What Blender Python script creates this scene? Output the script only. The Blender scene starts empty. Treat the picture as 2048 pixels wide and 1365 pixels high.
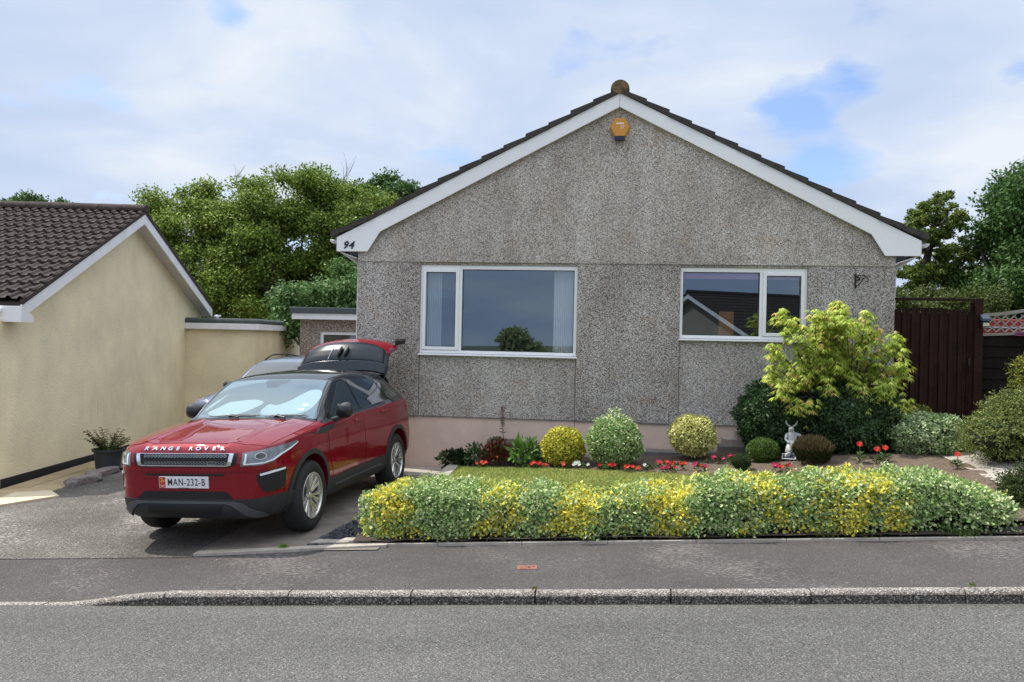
import bpy, bmesh, math, random
import numpy as np
from mathutils import Vector, Matrix
from mathutils.bvhtree import BVHTree
R = math.radians
random.seed(7); rng = np.random.default_rng(7)
scene = bpy.context.scene
COL = scene.collection

# ------------------------------------------------------------------ helpers
def link(o, parent=None):
    COL.objects.link(o)
    if parent is not None: o.parent = parent
    return o
def tag(o, label=None, cat=None, group=None, kind=None):
    if label: o['label'] = label
    if cat: o['category'] = cat
    if group: o['group'] = group
    if kind: o['kind'] = kind
    return o
def empty(name, loc=(0,0,0), rot=(0,0,0), label=None, cat=None, group=None):
    o = bpy.data.objects.new(name, None); o.empty_display_size = .2
    o.location = loc; o.rotation_euler = rot
    link(o); return tag(o, label, cat, group)
class MB:
    def __init__(s): s.v=[]; s.f=[]; s.m=[]
    def add(s, vs, fs, mi=0):
        b=len(s.v); s.v.extend([tuple(p) for p in vs]); s.f.extend([tuple(b+i for i in f) for f in fs]); s.m.extend([mi]*len(fs)); return s
    def box(s, a, b, mi=0):
        (x0,y0,z0),(x1,y1,z1)=a,b
        return s.add([(x0,y0,z0),(x1,y0,z0),(x1,y1,z0),(x0,y1,z0),(x0,y0,z1),(x1,y0,z1),(x1,y1,z1),(x0,y1,z1)],
            [(0,3,2,1),(4,5,6,7),(0,1,5,4),(1,2,6,5),(2,3,7,6),(3,0,4,7)],mi)
    def hexa(s, p, mi=0):  # 8 points bottom ring then top ring
        return s.add(p,[(0,3,2,1),(4,5,6,7),(0,1,5,4),(1,2,6,5),(2,3,7,6),(3,0,4,7)],mi)
    def prism(s, poly, fn, t0, t1, mi=0):   # poly of (a,b); fn(a,b,t)->xyz
        n=len(poly); vs=[fn(a,b,t0) for a,b in poly]+[fn(a,b,t1) for a,b in poly]
        fs=[tuple(range(n-1,-1,-1)),tuple(range(n,2*n))]+[(i,(i+1)%n,n+(i+1)%n,n+i) for i in range(n)]
        return s.add(vs,fs,mi)
    def tube(s, pts, rads, n=8, mi=0, cap=True):
        pts=[Vector(p) for p in pts]
        if not hasattr(rads,'__len__'): rads=[rads]*len(pts)
        rings=[]; up=None
        for i,p in enumerate(pts):
            d=(pts[min(i+1,len(pts)-1)]-pts[max(i-1,0)])
            if d.length<1e-9: d=Vector((0,0,1))
            d.normalize()
            if up is None:
                up=d.orthogonal().normalized()
            else:
                up=(up-d*up.dot(d))
                up=up.normalized() if up.length>1e-6 else d.orthogonal().normalized()
            w=d.cross(up)
            rings.append([p+(up*math.cos(2*math.pi*k/n)+w*math.sin(2*math.pi*k/n))*rads[i] for k in range(n)])
        vs=[q for r in rings for q in r]; fs=[]
        for i in range(len(rings)-1):
            for k in range(n):
                a=i*n+k; b=i*n+(k+1)%n; fs.append((a,b,b+n,a+n))
        if cap: fs.append(tuple(range(n-1,-1,-1))); fs.append(tuple(range(len(vs)-n,len(vs))))
        return s.add(vs,fs,mi)
    def lathe(s, prof, n=32, axis='z', c=(0,0,0), mi=0, close=False):
        vs=[]; 
        for r,h in prof:
            for k in range(n):
                a=2*math.pi*k/n; x,y=r*math.cos(a),r*math.sin(a)
                p={'z':(x,y,h),'x':(h,x,y),'y':(x,h,y)}[axis]
                vs.append((p[0]+c[0],p[1]+c[1],p[2]+c[2]))
        fs=[]
        m=len(prof)
        for i in range(m-1 if not close else m):
            for k in range(n):
                a=i*n+k; b=i*n+(k+1)%n; j=((i+1)%m)*n; fs.append((a,b,j+(k+1)%n,j+k))
        return s.add(vs,fs,mi)
    def build(s, name, mats, parent=None, smooth=False, bevel=0, fix=True, autos=None):
        me=bpy.data.meshes.new(name); me.from_pydata(s.v,[],s.f)
        if not isinstance(mats,(list,tuple)): mats=[mats]
        for m in mats: me.materials.append(m)
        if len(mats)>1: me.polygons.foreach_set('material_index',s.m)
        if fix:
            bm=bmesh.new(); bm.from_mesh(me); bmesh.ops.recalc_face_normals(bm,faces=bm.faces); bm.to_mesh(me); bm.free()
        o=bpy.data.objects.new(name,me); link(o,parent)
        if smooth: shade(me, autos if autos else 40)
        if bevel:
            b=o.modifiers.new('b','BEVEL'); b.width=bevel; b.segments=2; b.limit_method='ANGLE'; b.angle_limit=R(40)
        return o
def shade(me, ang=40):
    me.polygons.foreach_set('use_smooth',[True]*len(me.polygons))
    bm=bmesh.new(); bm.from_mesh(me)
    for e in bm.edges:
        if len(e.link_faces)==2 and e.calc_face_angle(0)>R(ang): e.smooth=False
    bm.to_mesh(me); bm.free()

# ------------------------------------------------------------------ materials
def newmat(name):
    m=bpy.data.materials.new(name); m.use_nodes=True; nt=m.node_tree
    b=nt.nodes['Principled BSDF']; return m,nt,b
def N(nt,t,**k):
    n=nt.nodes.new(t)
    for a,v in k.items():
        if a in n.inputs.keys(): n.inputs[a].default_value=v
        else: setattr(n,a,v)
    return n
def L(nt,a,b): nt.links.new(a,b)
def c4(c): return (c[0],c[1],c[2],1)
def ramp(nt, fac, stops):
    r=N(nt,'ShaderNodeValToRGB'); e=r.color_ramp.elements
    while len(e)>1: e.remove(e[-1])
    e[0].position=stops[0][0]; e[0].color=c4(stops[0][1])
    for p,c in stops[1:]:
        q=e.new(p); q.color=c4(c)
    L(nt,fac,r.inputs[0]); return r
def g(v): return (v,v,v)
def simple(name,col,rough=.5,metal=0,coat=0,spec=.5,var=.12,scale=3,bump=0,bscale=60,detail=5):
    m,nt,b=newmat(name)
    b.inputs['Roughness'].default_value=rough; b.inputs['Metallic'].default_value=metal
    b.inputs['Coat Weight'].default_value=coat; b.inputs['Coat Roughness'].default_value=.03
    b.inputs['Specular IOR Level'].default_value=spec
    tc=N(nt,'ShaderNodeTexCoord')
    if var>0:
        n=N(nt,'ShaderNodeTexNoise',Scale=scale,Detail=detail,Roughness=.6); L(nt,tc.outputs['Object'],n.inputs['Vector'])
        r=ramp(nt,n.outputs['Fac'],[(.3,[x*(1-var) for x in col]),(.7,[min(1,x*(1+var)) for x in col])])
        L(nt,r.outputs[0],b.inputs['Base Color'])
    else: b.inputs['Base Color'].default_value=c4(col)
    if bump>0:
        n2=N(nt,'ShaderNodeTexNoise',Scale=bscale,Detail=4); L(nt,tc.outputs['Object'],n2.inputs['Vector'])
        bp=N(nt,'ShaderNodeBump',Strength=bump,Distance=.01); L(nt,n2.outputs['Fac'],bp.inputs['Height']); L(nt,bp.outputs[0],b.inputs['Normal'])
    return m
def pebble(name, stops, scale=62, stain=.35, warm=(.5,.42,.33), bump=.9):
    m,nt,b=newmat(name); b.inputs['Roughness'].default_value=.85; b.inputs['Specular IOR Level'].default_value=.3
    tc=N(nt,'ShaderNodeTexCoord')
    v=N(nt,'ShaderNodeTexVoronoi',Scale=scale,Randomness=1); L(nt,tc.outputs['Object'],v.inputs['Vector'])
    sep=N(nt,'ShaderNodeSeparateColor'); L(nt,v.outputs['Color'],sep.inputs[0])
    r=ramp(nt,sep.outputs[0],stops)
    r.color_ramp.interpolation='LINEAR'
    # gaps between chips
    gap=ramp(nt,v.outputs['Distance'],[(.4,g(1)),(.8,g(.6))])
    mx=N(nt,'ShaderNodeMix',data_type='RGBA',blend_type='MULTIPLY'); mx.inputs[0].default_value=1
    L(nt,r.outputs[0],mx.inputs[6]); L(nt,gap.outputs[0],mx.inputs[7])
    mpn=N(nt,'ShaderNodeMapping'); mpn.inputs['Scale'].default_value=(1.5,1.5,.55); L(nt,tc.outputs['Object'],mpn.inputs[0])
    n=N(nt,'ShaderNodeTexNoise',Scale=1.0,Detail=9,Roughness=.66); L(nt,mpn.outputs[0],n.inputs['Vector'])
    s=ramp(nt,n.outputs['Fac'],[(.34,[1-stain*.9,1-stain,1-stain*1.05]),(.6,g(1))])
    mx2=N(nt,'ShaderNodeMix',data_type='RGBA',blend_type='MULTIPLY'); mx2.inputs[0].default_value=1
    L(nt,mx.outputs[2],mx2.inputs[6]); L(nt,s.outputs[0],mx2.inputs[7])
    n3=N(nt,'ShaderNodeTexNoise',Scale=2.6,Detail=6); L(nt,tc.outputs['Object'],n3.inputs['Vector'])
    s3=ramp(nt,n3.outputs['Fac'],[(.52,g(0)),(.72,g(.45))])
    mx3=N(nt,'ShaderNodeMix',data_type='RGBA',blend_type='MIX'); L(nt,s3.outputs[0],mx3.inputs[0]); 
    tint=N(nt,'ShaderNodeMix',data_type='RGBA',blend_type='MULTIPLY'); tint.inputs[0].default_value=1
    L(nt,mx2.outputs[2],tint.inputs[6]); tint.inputs[7].default_value=(warm[0]*1.9,warm[1]*1.9,warm[2]*1.9,1)
    L(nt,mx2.outputs[2],mx3.inputs[6]); L(nt,tint.outputs[2],mx3.inputs[7])
    L(nt,mx3.outputs[2],b.inputs['Base Color'])
    bp=N(nt,'ShaderNodeBump',Strength=bump,Distance=.006,invert=True); L(nt,v.outputs['Distance'],bp.inputs['Height']); L(nt,bp.outputs[0],b.inputs['Normal'])
    return m
def tarmac(name, dark, light, scale=110, patch=.2, specks=0, rough=.9, pscale=.7, tint=(1,1,1), aniso=1):
    m,nt,b=newmat(name); b.inputs['Roughness'].default_value=rough; b.inputs['Specular IOR Level'].default_value=.25
    tc=N(nt,'ShaderNodeTexCoord')
    v=N(nt,'ShaderNodeTexVoronoi',Scale=scale); L(nt,tc.outputs['Object'],v.inputs['Vector'])
    sep=N(nt,'ShaderNodeSeparateColor'); L(nt,v.outputs['Color'],sep.inputs[0])
    r=ramp(nt,sep.outputs[0],[(0,dark),(.55,[(a+b_)/2 for a,b_ in zip(dark,light)]),(.93,light),(1,[min(1,x*1.7) for x in light])])
    mpa=N(nt,'ShaderNodeMapping'); mpa.inputs['Scale'].default_value=(aniso,1,1); L(nt,tc.outputs['Object'],mpa.inputs[0])
    n=N(nt,'ShaderNodeTexNoise',Scale=pscale,Detail=8,Roughness=.65); L(nt,mpa.outputs[0],n.inputs['Vector'])
    s=ramp(nt,n.outputs['Fac'],[(.3,[(1-patch)*t for t in tint]),(.7,[(1+patch)*t for t in tint])])
    mx=N(nt,'ShaderNodeMix',data_type='RGBA',blend_type='MULTIPLY'); mx.inputs[0].default_value=1
    L(nt,r.outputs[0],mx.inputs[6]); L(nt,s.outputs[0],mx.inputs[7]); out=mx.outputs[2]
    if specks:
        n4=N(nt,'ShaderNodeTexNoise',Scale=26,Detail=3); mp=N(nt,'ShaderNodeMapping'); mp.inputs['Scale'].default_value=(1,2.0,1)
        L(nt,tc.outputs['Object'],mp.inputs[0]); L(nt,mp.outputs[0],n4.inputs['Vector'])
        n5=N(nt,'ShaderNodeTexNoise',Scale=.8,Detail=3); L(nt,tc.outputs['Object'],n5.inputs['Vector'])
        mul=N(nt,'ShaderNodeMath',operation='MULTIPLY'); L(nt,n4.outputs['Fac'],mul.inputs[0]); L(nt,n5.outputs['Fac'],mul.inputs[1])
        s4=ramp(nt,mul.outputs[0],[(.30,g(0)),(.36,g(specks))])
        mx4=N(nt,'ShaderNodeMix',data_type='RGBA',blend_type='MIX'); L(nt,s4.outputs[0],mx4.inputs[0]); L(nt,out,mx4.inputs[6]); mx4.inputs[7].default_value=(.42,.39,.36,1)
        out=mx4.outputs[2]
    L(nt,out,b.inputs['Base Color'])
    bp=N(nt,'ShaderNodeBump',Strength=.6,Distance=.006,invert=True); L(nt,v.outputs['Distance'],bp.inputs['Height']); L(nt,bp.outputs[0],b.inputs['Normal'])
    return m
def leafmat(name, trans=.3, rough=.45, spec=.4):
    m,nt,b=newmat(name); b.inputs['Roughness'].default_value=rough; b.inputs['Specular IOR Level'].default_value=spec
    a=N(nt,'ShaderNodeAttribute',attribute_name='Col'); L(nt,a.outputs['Color'],b.inputs['Base Color'])
    t=N(nt,'ShaderNodeBsdfTranslucent'); L(nt,a.outputs['Color'],t.inputs['Color'])
    mx=N(nt,'ShaderNodeMixShader'); mx.inputs[0].default_value=trans
    L(nt,b.outputs[0],mx.inputs[1]); L(nt,t.outputs[0],mx.inputs[2])
    L(nt,mx.outputs[0],nt.nodes['Material Output'].inputs[0]); return m
def glass(name, tint=(.75,.85,1), refl=.17, trans=(.6,.65,.68), rough=.0):
    m,nt,b=newmat(name); nt.nodes.remove(b)
    gl=N(nt,'ShaderNodeBsdfGlossy',Roughness=rough); gl.inputs['Color'].default_value=c4(tint)
    tr=N(nt,'ShaderNodeBsdfTransparent'); tr.inputs['Color'].default_value=c4(trans)
    fr=N(nt,'ShaderNodeFresnel',IOR=1.5)
    mm=N(nt,'ShaderNodeMath',operation='MULTIPLY_ADD'); L(nt,fr.outputs[0],mm.inputs[0]); mm.inputs[1].default_value=1.0; mm.inputs[2].default_value=refl-.04
    mm.use_clamp=True
    mx=N(nt,'ShaderNodeMixShader'); L(nt,mm.outputs[0],mx.inputs[0]); L(nt,tr.outputs[0],mx.inputs[1]); L(nt,gl.outputs[0],mx.inputs[2])
    L(nt,mx.outputs[0],nt.nodes['Material Output'].inputs[0]); return m

M={}
M['peb']=pebble('pebbledash',[(0,(.19,.168,.143)),(.3,(.45,.405,.355)),(.6,(.67,.61,.55)),(.85,(.83,.77,.71)),(1,(.95,.91,.86))],stain=.36,scale=100)
M['pebd']=pebble('pebbledash_dark',[(0,(.10,.09,.08)),(.35,(.36,.328,.298)),(.62,(.63,.582,.535)),(.85,(.78,.735,.695)),(1,(.84,.81,.79))],stain=.38,scale=100)
M['pebl']=pebble('pebbledash_light',[(0,(.15,.137,.123)),(.25,(.38,.348,.315)),(.6,(.58,.536,.495)),(.85,(.66,.62,.59)),(1,(.84,.8,.77))],stain=.25,scale=88)
M['pebx']=pebble('pebbledash_pink',[(0,(.12,.1,.08)),(.3,(.3,.25,.2)),(.6,(.42,.34,.28)),(.85,(.54,.46,.39)),(1,(.7,.62,.55))],stain=.3)
M['plinth']=simple('plinth_paint',(.70,.53,.44),.8,var=.08,scale=2.5,bump=.2,bscale=30)
M['white']=simple('white_upvc',(.86,.86,.87),.35,var=.03,scale=1.2)
M['whitew']=simple('weathered_white_board',(.8,.8,.8),.5,var=.07,scale=3)
M['soffit']=simple('soffit',(.6,.58,.55),.6,var=.06)
M['tile']=simple('concrete_tile',(.05,.045,.04),.9,var=.35,scale=9,bump=.6,bscale=90)
M['tilen']=simple('brown_roof_tile',(.036,.023,.019),.9,var=.6,scale=11,bump=.7,bscale=70)
M['lichen']=simple('lichen_ridge',(.16,.11,.055),.95,var=.6,scale=14,bump=.8,bscale=50)
M['gutter']=simple('grey_gutter',(.55,.56,.57),.5,var=.08)
M['dark']=simple('dark_interior',(.06,.065,.07),.8,var=.2,scale=1)
M['room']=simple('room_wall',(.16,.16,.16),.8,var=.1,scale=1)
M['glass']=glass('window_glass',tint=(.66,.83,1.0),refl=.20,trans=(.86,.9,.92))
M['glass2']=glass('window_glass_clear',refl=.15)
M['cream']=simple('cream_render',(.84,.735,.49),.9,var=.12,scale=1.3,bump=1.0,bscale=38)
M['bitumen']=simple('black_bitumen',(.012,.012,.014),.6,var=.2)
M['felt']=simple('green_felt',(.06,.075,.07),.85,var=.2,scale=5,bump=.4)
M['feltb']=simple('blue_grey_trim',(.065,.085,.095),.5,var=.08)
M['road']=tarmac('road_asphalt',(.048,.047,.045),(.15,.146,.138),scale=135,patch=.17,pscale=1.1,aniso=.3)
M['pave']=tarmac('pavement_asphalt',(.045,.041,.04),(.103,.093,.09),scale=170,patch=.16,specks=.22,pscale=1.1)
M['drive']=tarmac('drive_tarmac',(.055,.05,.044),(.152,.138,.123),scale=85,patch=.3,specks=.6,pscale=1.0)
M['slab']=simple('drive_concrete',(.20,.172,.145),.9,var=.3,scale=4,bump=.5,bscale=60)
M['conc']=simple('concrete',(.38,.34,.29),.9,var=.18,scale=6,bump=.5,bscale=80)
M['concd']=simple('dark_concrete',(.17,.16,.155),.9,var=.25,scale=5,bump=.5,bscale=80)
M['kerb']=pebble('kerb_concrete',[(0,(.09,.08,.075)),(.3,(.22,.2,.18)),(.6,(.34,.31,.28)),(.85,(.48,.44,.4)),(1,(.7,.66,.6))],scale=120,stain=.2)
M['kerbf']=pebble('kerb_face_shade_grime',[(0,(.03,.028,.025)),(.4,(.075,.068,.06)),(.7,(.13,.12,.105)),(.88,(.24,.22,.2)),(1,(.42,.4,.36))],scale=110,stain=.3)  # front face darker than the top: shade and grime both in the colour
M['flag']=simple('sandstone_flags',(.34,.26,.15),.85,var=.2,scale=3,bump=.3)
M['flagl']=simple('pale_flags',(.55,.46,.33),.85,var=.1,scale=3,bump=.3)
M['stone']=simple('mixed_stone',(.2,.17,.16),.85,var=.5,scale=7,bump=.8,bscale=25)
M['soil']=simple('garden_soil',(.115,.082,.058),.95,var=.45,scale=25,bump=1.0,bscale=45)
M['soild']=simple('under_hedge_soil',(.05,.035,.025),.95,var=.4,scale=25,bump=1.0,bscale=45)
M['turf']=simple('turf',(.18,.20,.045),.95,var=.35,scale=5,bump=1.0,bscale=90)
M['slate']=simple('slate_chips',(.055,.06,.075),.6,var=.5,scale=30,bump=.6,bscale=60)
M['earth']=simple('rough_ground',(.08,.085,.04),.95,var=.4,scale=1,bump=.5)
M['bark']=simple('bark',(.07,.055,.04),.9,var=.35,scale=9,bump=.8,bscale=30)
M['stem']=simple('green_stem',(.07,.09,.03),.7,var=.3,scale=9)
M['fence']=simple('dark_stained_wood',(.024,.0085,.006),.8,var=.4,scale=5,spec=.2,bump=.4,bscale=30)
M['fence2']=simple('fence_boards',(.008,.005,.004),.85,var=.4,scale=6,spec=.2,bump=.4,bscale=30)
M['trellis']=simple('weathered_trellis',(.26,.24,.21),.85,var=.2,scale=9)
M['black']=simple('black_plastic',(.012,.012,.013),.45,var=.1)
M['iron']=simple('black_iron',(.01,.01,.011),.5,var=.1)
M['amber']=simple('amber_plastic',(.62,.27,.03),.4,var=.04)
M['navy']=simple('navy_lens',(.012,.014,.05),.2,var=.05)
M['ink']=simple('ink',(.01,.01,.02),.5,var=0)
M['leaf']=leafmat('leaf',.3,.5,.22); M['leafg']=leafmat('glossy_leaf',.15,.42,.3); M['petal']=leafmat('petal',.25,.5,.3)
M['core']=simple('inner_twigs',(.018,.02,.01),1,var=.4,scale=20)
M['cover']=simple('rusty_cover',(.22,.09,.065),.8,var=.2,scale=20,bump=.4)
M['potm']=simple('grey_pot',(.03,.038,.045),.5,var=.1)
M['trough']=simple('stone_trough',(.16,.14,.12),.95,var=.35,scale=12,bump=1,bscale=35)
M['statue']=simple('statue_stone',(.42,.43,.42),.8,var=.5,scale=22,bump=.5)
M['solar']=simple('solar_cell',(.02,.028,.05),.15,var=.1)
M['alu']=simple('pale_frame',(.5,.5,.5),.4,var=.05)
M['net']=leafmat('net_curtain',.5,.8,.1)
M['wood']=simple('orange_wood',(.55,.24,.07),.5,var=.2,scale=6)
M['mauve']=simple('mauve_blind',(.75,.35,.6),.8,var=.05)
M['redcloth']=simple('red_panel',(.3,.02,.015),.6,var=.2,scale=3)
M['purple']=simple('purple_panel',(.12,.02,.07),.6,var=.2,scale=3)
M['brick']=simple('buff_render',(.3,.25,.2),.9,var=.1,scale=2,bump=.5)

# ------------------------------------------------------------------ camera, world, sun
EYE=1.87
cam=bpy.data.cameras.new('camera'); cam.lens=1700/2048*36; cam.sensor_width=36; cam.clip_end=900; cam.clip_start=.05
co=bpy.data.objects.new('camera',cam); link(co)
yaw,roll,pitch=R(7.1),.021,-6/1700.
fw=Vector((-math.sin(yaw)*math.cos(pitch),math.cos(yaw)*math.cos(pitch),math.sin(pitch)))
r0=Vector((math.cos(yaw),math.sin(yaw),0)); u0=r0.cross(fw)
rr=r0*math.cos(roll)+u0*math.sin(roll); uu=-r0*math.sin(roll)+u0*math.cos(roll)
mt=Matrix((rr,uu,-fw)).transposed().to_4x4(); mt.translation=Vector((0,-12.5,EYE)); co.matrix_world=mt
scene.camera=co
SUN=Vector((-.963,.27,0)).normalized()*math.cos(R(57))+Vector((0,0,math.sin(R(57))))
sl=bpy.data.lights.new('sun','SUN'); sl.energy=SUN_E=4.9; sl.angle=R(.6); sl.color=(1,.95,.86)
so=bpy.data.objects.new('sun',sl); link(so); so.rotation_euler=SUN.to_track_quat('Z','Y').to_euler(); so.location=(0,0,20)
w=bpy.data.worlds.new('World'); scene.world=w; w.use_nodes=True; nt=w.node_tree
bg=nt.nodes['Background']; sky=N(nt,'ShaderNodeTexSky',sky_type='NISHITA'); sky.sun_disc=False
sky.sun_elevation=R(57); sky.sun_rotation=math.atan2(SUN.x,SUN.y); sky.air_density=1.0; sky.dust_density=.6; sky.ozone_density=1.2
smul=N(nt,'ShaderNodeMix',data_type='RGBA',blend_type='MULTIPLY'); smul.inputs[0].default_value=1; L(nt,sky.outputs[0],smul.inputs[6]); smul.inputs[7].default_value=(1.0,1.12,1.4,1); L(nt,smul.outputs[2],bg.inputs['Color']); bg.inputs['Strength'].default_value=.15
bg2=N(nt,'ShaderNodeBackground'); bg2.inputs['Strength'].default_value=2.6
tc=N(nt,'ShaderNodeTexCoord'); sp=N(nt,'ShaderNodeSeparateXYZ'); L(nt,tc.outputs['Generated'],sp.inputs[0])
zz=N(nt,'ShaderNodeMath',operation='MAXIMUM'); L(nt,sp.outputs[2],zz.inputs[0]); zz.inputs[1].default_value=0
za=N(nt,'ShaderNodeMath',operation='ADD'); L(nt,zz.outputs[0],za.inputs[0]); za.inputs[1].default_value=.22
def div(a): 
    d=N(nt,'ShaderNodeMath',operation='DIVIDE'); L(nt,a,d.inputs[0]); L(nt,za.outputs[0],d.inputs[1]); return d.outputs[0]
cb=N(nt,'ShaderNodeCombineXYZ'); L(nt,div(sp.outputs[0]),cb.inputs[0]); L(nt,div(sp.outputs[1]),cb.inputs[1])
n1=N(nt,'ShaderNodeTexNoise',Scale=1.5,Detail=7,Roughness=.5,Distortion=.3); L(nt,cb.outputs[0],n1.inputs['Vector'])
n2=N(nt,'ShaderNodeTexNoise',Scale=3.2,Detail=8,Roughness=.5); L(nt,cb.outputs[0],n2.inputs['Vector'])
cc=ramp(nt,n1.outputs['Fac'],[(.36,(.56,.68,.91)),(.5,(.66,.765,.955)),(.66,(.86,.92,1.0))]); zr=ramp(nt,zz.outputs[0],[(.40,(.375,.375,.375)),(.95,(1.0,.93,.83))]); cmul=N(nt,'ShaderNodeMix',data_type='RGBA',blend_type='MULTIPLY'); cmul.inputs[0].default_value=1; L(nt,cc.outputs[0],cmul.inputs[6]); L(nt,zr.outputs[0],cmul.inputs[7]); L(nt,cmul.outputs[2],bg2.inputs['Color'])
# gaps of blue where the photograph shows them (directions in the sky)
def gap(d,rad,wgt):
    vm=N(nt,'ShaderNodeVectorMath',operation='DISTANCE'); L(nt,tc.outputs['Generated'],vm.inputs[0]); vm.inputs[1].default_value=d
    mr=N(nt,'ShaderNodeMapRange',interpolation_type='SMOOTHSTEP'); L(nt,vm.outputs['Value'],mr.inputs[0])
    mr.inputs[1].default_value=0; mr.inputs[2].default_value=rad; mr.inputs[3].default_value=wgt; mr.inputs[4].default_value=0
    return mr.outputs[0]
def dirpix(px,py):
    return (fw+rr*((px-1024)/1700)+uu*((682.5-py)/1700)).normalized()
acc=None
for px,py,rad,wg in [(1590,215,.10,.33),(1500,330,.08,.31),(1700,340,.08,.28),(1640,300,.08,.30),(1400,290,.06,.25),(455,25,.05,.4),(2040,150,.05,.42),(1680,150,.05,.3),(1560,120,.08,.14),(1720,10,.06,.3)]:
    o=gap(tuple(dirpix(px,py)),rad,wg)
    if acc is None: acc=o
    else:
        ad=N(nt,'ShaderNodeMath',operation='MAXIMUM'); L(nt,acc,ad.inputs[0]); L(nt,o,ad.inputs[1]); acc=ad.outputs[0]
sb=N(nt,'ShaderNodeMath',operation='MULTIPLY_ADD'); L(nt,n2.outputs['Fac'],sb.inputs[0]); sb.inputs[1].default_value=2.2; sb.inputs[2].default_value=-.22
sb2=N(nt,'ShaderNodeMath',operation='SUBTRACT'); L(nt,sb.outputs[0],sb2.inputs[0]); L(nt,acc,sb2.inputs[1])
cf=ramp(nt,sb2.outputs[0],[(.34,g(.18)),(.66,g(1))])
mxs=N(nt,'ShaderNodeMixShader'); L(nt,cf.outputs[0],mxs.inputs[0]); L(nt,bg.outputs[0],mxs.inputs[1]); L(nt,bg2.outputs[0],mxs.inputs[2])
L(nt,mxs.outputs[0],nt.nodes['World Output'].inputs[0])
vs_=scene.view_settings; vs_.view_transform='Standard'; vs_.look='None'; vs_.exposure=0; vs_.gamma=1

# ------------------------------------------------------------------ ground
def grid(name, x0,x1,y0,y1,nx,ny,fz,mat,label_kind='structure',mask=None,parent=None):
    xs=np.linspace(x0,x1,nx); ys=np.linspace(y0,y1,ny)
    v=[(x,y,fz(x,y)) for y in ys for x in xs]; f=[]
    for j in range(ny-1):
        for i in range(nx-1):
            cx=(xs[i]+xs[i+1])/2; cy=(ys[j]+ys[j+1])/2
            if mask is None or mask(cx,cy): a=j*nx+i; f.append((a,a+1,a+nx+1,a+nx))
    mb=MB(); mb.add(v,f); o=mb.build(name,mat,parent,smooth=True,fix=False)
    if label_kind: o['kind']=label_kind
    return o
def sm(t): t=max(0,min(1,t)); return t*t*(3-2*t)
def slope(x): return .062*max(-14,min(14,x))+ (.02*(x-14) if x>14 else 0)+(.02*(x+14) if x<-14 else 0)
def zdrive(x,y):
    a=slope(x)-.008; b=-.165+.05*min(0,x+3.0)
    if x<-11: b=-.565+.02*(x+11)
    return a+(b-a)*sm((y+4.9)/1.5)
def zgar(x,y): return .245+.085*x+.046*y
ST=dict(kind='structure')
def zground(x,y):
    r=math.hypot(x,y+4)
    return slope(x)-.45 - (0 if y<0 else min(.4,.02*y))
xs=[-400,-200,-100,-60,-40,-25,-14,-5,5,14,25,40,60,100,200,400]
gm=MB(); gv=[(x,y,zground(x,y)) for y in xs for x in xs]; n_=len(xs)
gm.add(gv,[(j*n_+i,j*n_+i+1,(j+1)*n_+i+1,(j+1)*n_+i) for j in range(n_-1) for i in range(n_-1)])
o=gm.build('ground',M['earth'],smooth=True,fix=False); o['kind']='structure'
grid('road',-40,40,-12.4,-6.08,41,6,lambda x,y:slope(x)-.102,M['road'])
grid('pavement_far',-40,40,-15.5,-12.4,41,3,lambda x,y:slope(x)-.02,M['pave'])
def dropx(x): return sm((-3.55-x)/1.0)
grid('pavement',-16,14,-6.03,-4.45,121,9,lambda x,y:slope(x)-.013-.085*dropx(x)*sm((-4.96-y)/1.1),M['pave'])
# kerb: one run of stones with joints, lowered in front of the drive
kb=MB()
joints=[-16+1.0*i for i in range(11)]+[-5.55,-4.6,-3.55,-2.52,-1.54,-.58,.43,1.43,2.49,3.5,4.5,5.5,6.5,7.5,8.5,9.5]
for a,b in zip(joints[:-1],joints[1:]):
    nseg=6; jy=random.uniform(-.006,.006); jz=random.uniform(-.004,.004)
    for i in range(nseg):
        t0=a+.006+(b-a-.012)*i/nseg; t1=a+.006+(b-a-.012)*(i+1)/nseg
        def sec(x):
            z=slope(x)-.009-.085*dropx(x)+jz; zb=slope(x)-.2
            return [(x,-6.118+jy,zb),(x,-6.114+jy,z-.03),(x,-6.105+jy,z-.009),(x,-6.09+jy,z),(x,-6.032+jy,z),(x,-6.03+jy,zb)]
        s0,s1=sec(t0),sec(t1); fs=[(k,k+1,k+7,k+6) for k in range(5)]
        if i==0: fs.append((5,4,3,2,1,0))
        if i==nseg-1: fs.append((6,7,8,9,10,11))
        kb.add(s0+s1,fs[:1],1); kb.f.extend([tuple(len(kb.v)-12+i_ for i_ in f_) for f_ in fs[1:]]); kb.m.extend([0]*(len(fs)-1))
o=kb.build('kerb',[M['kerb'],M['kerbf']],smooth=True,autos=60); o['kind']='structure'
grid('driveway',-14,-3.93,-4.95,16,60,60,zdrive,M['drive'])
grid('driveway_slab',-3.945,-2.2,-4.75,-.0,12,30,lambda x,y:zdrive(x,y)+.005,M['slab'])
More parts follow.
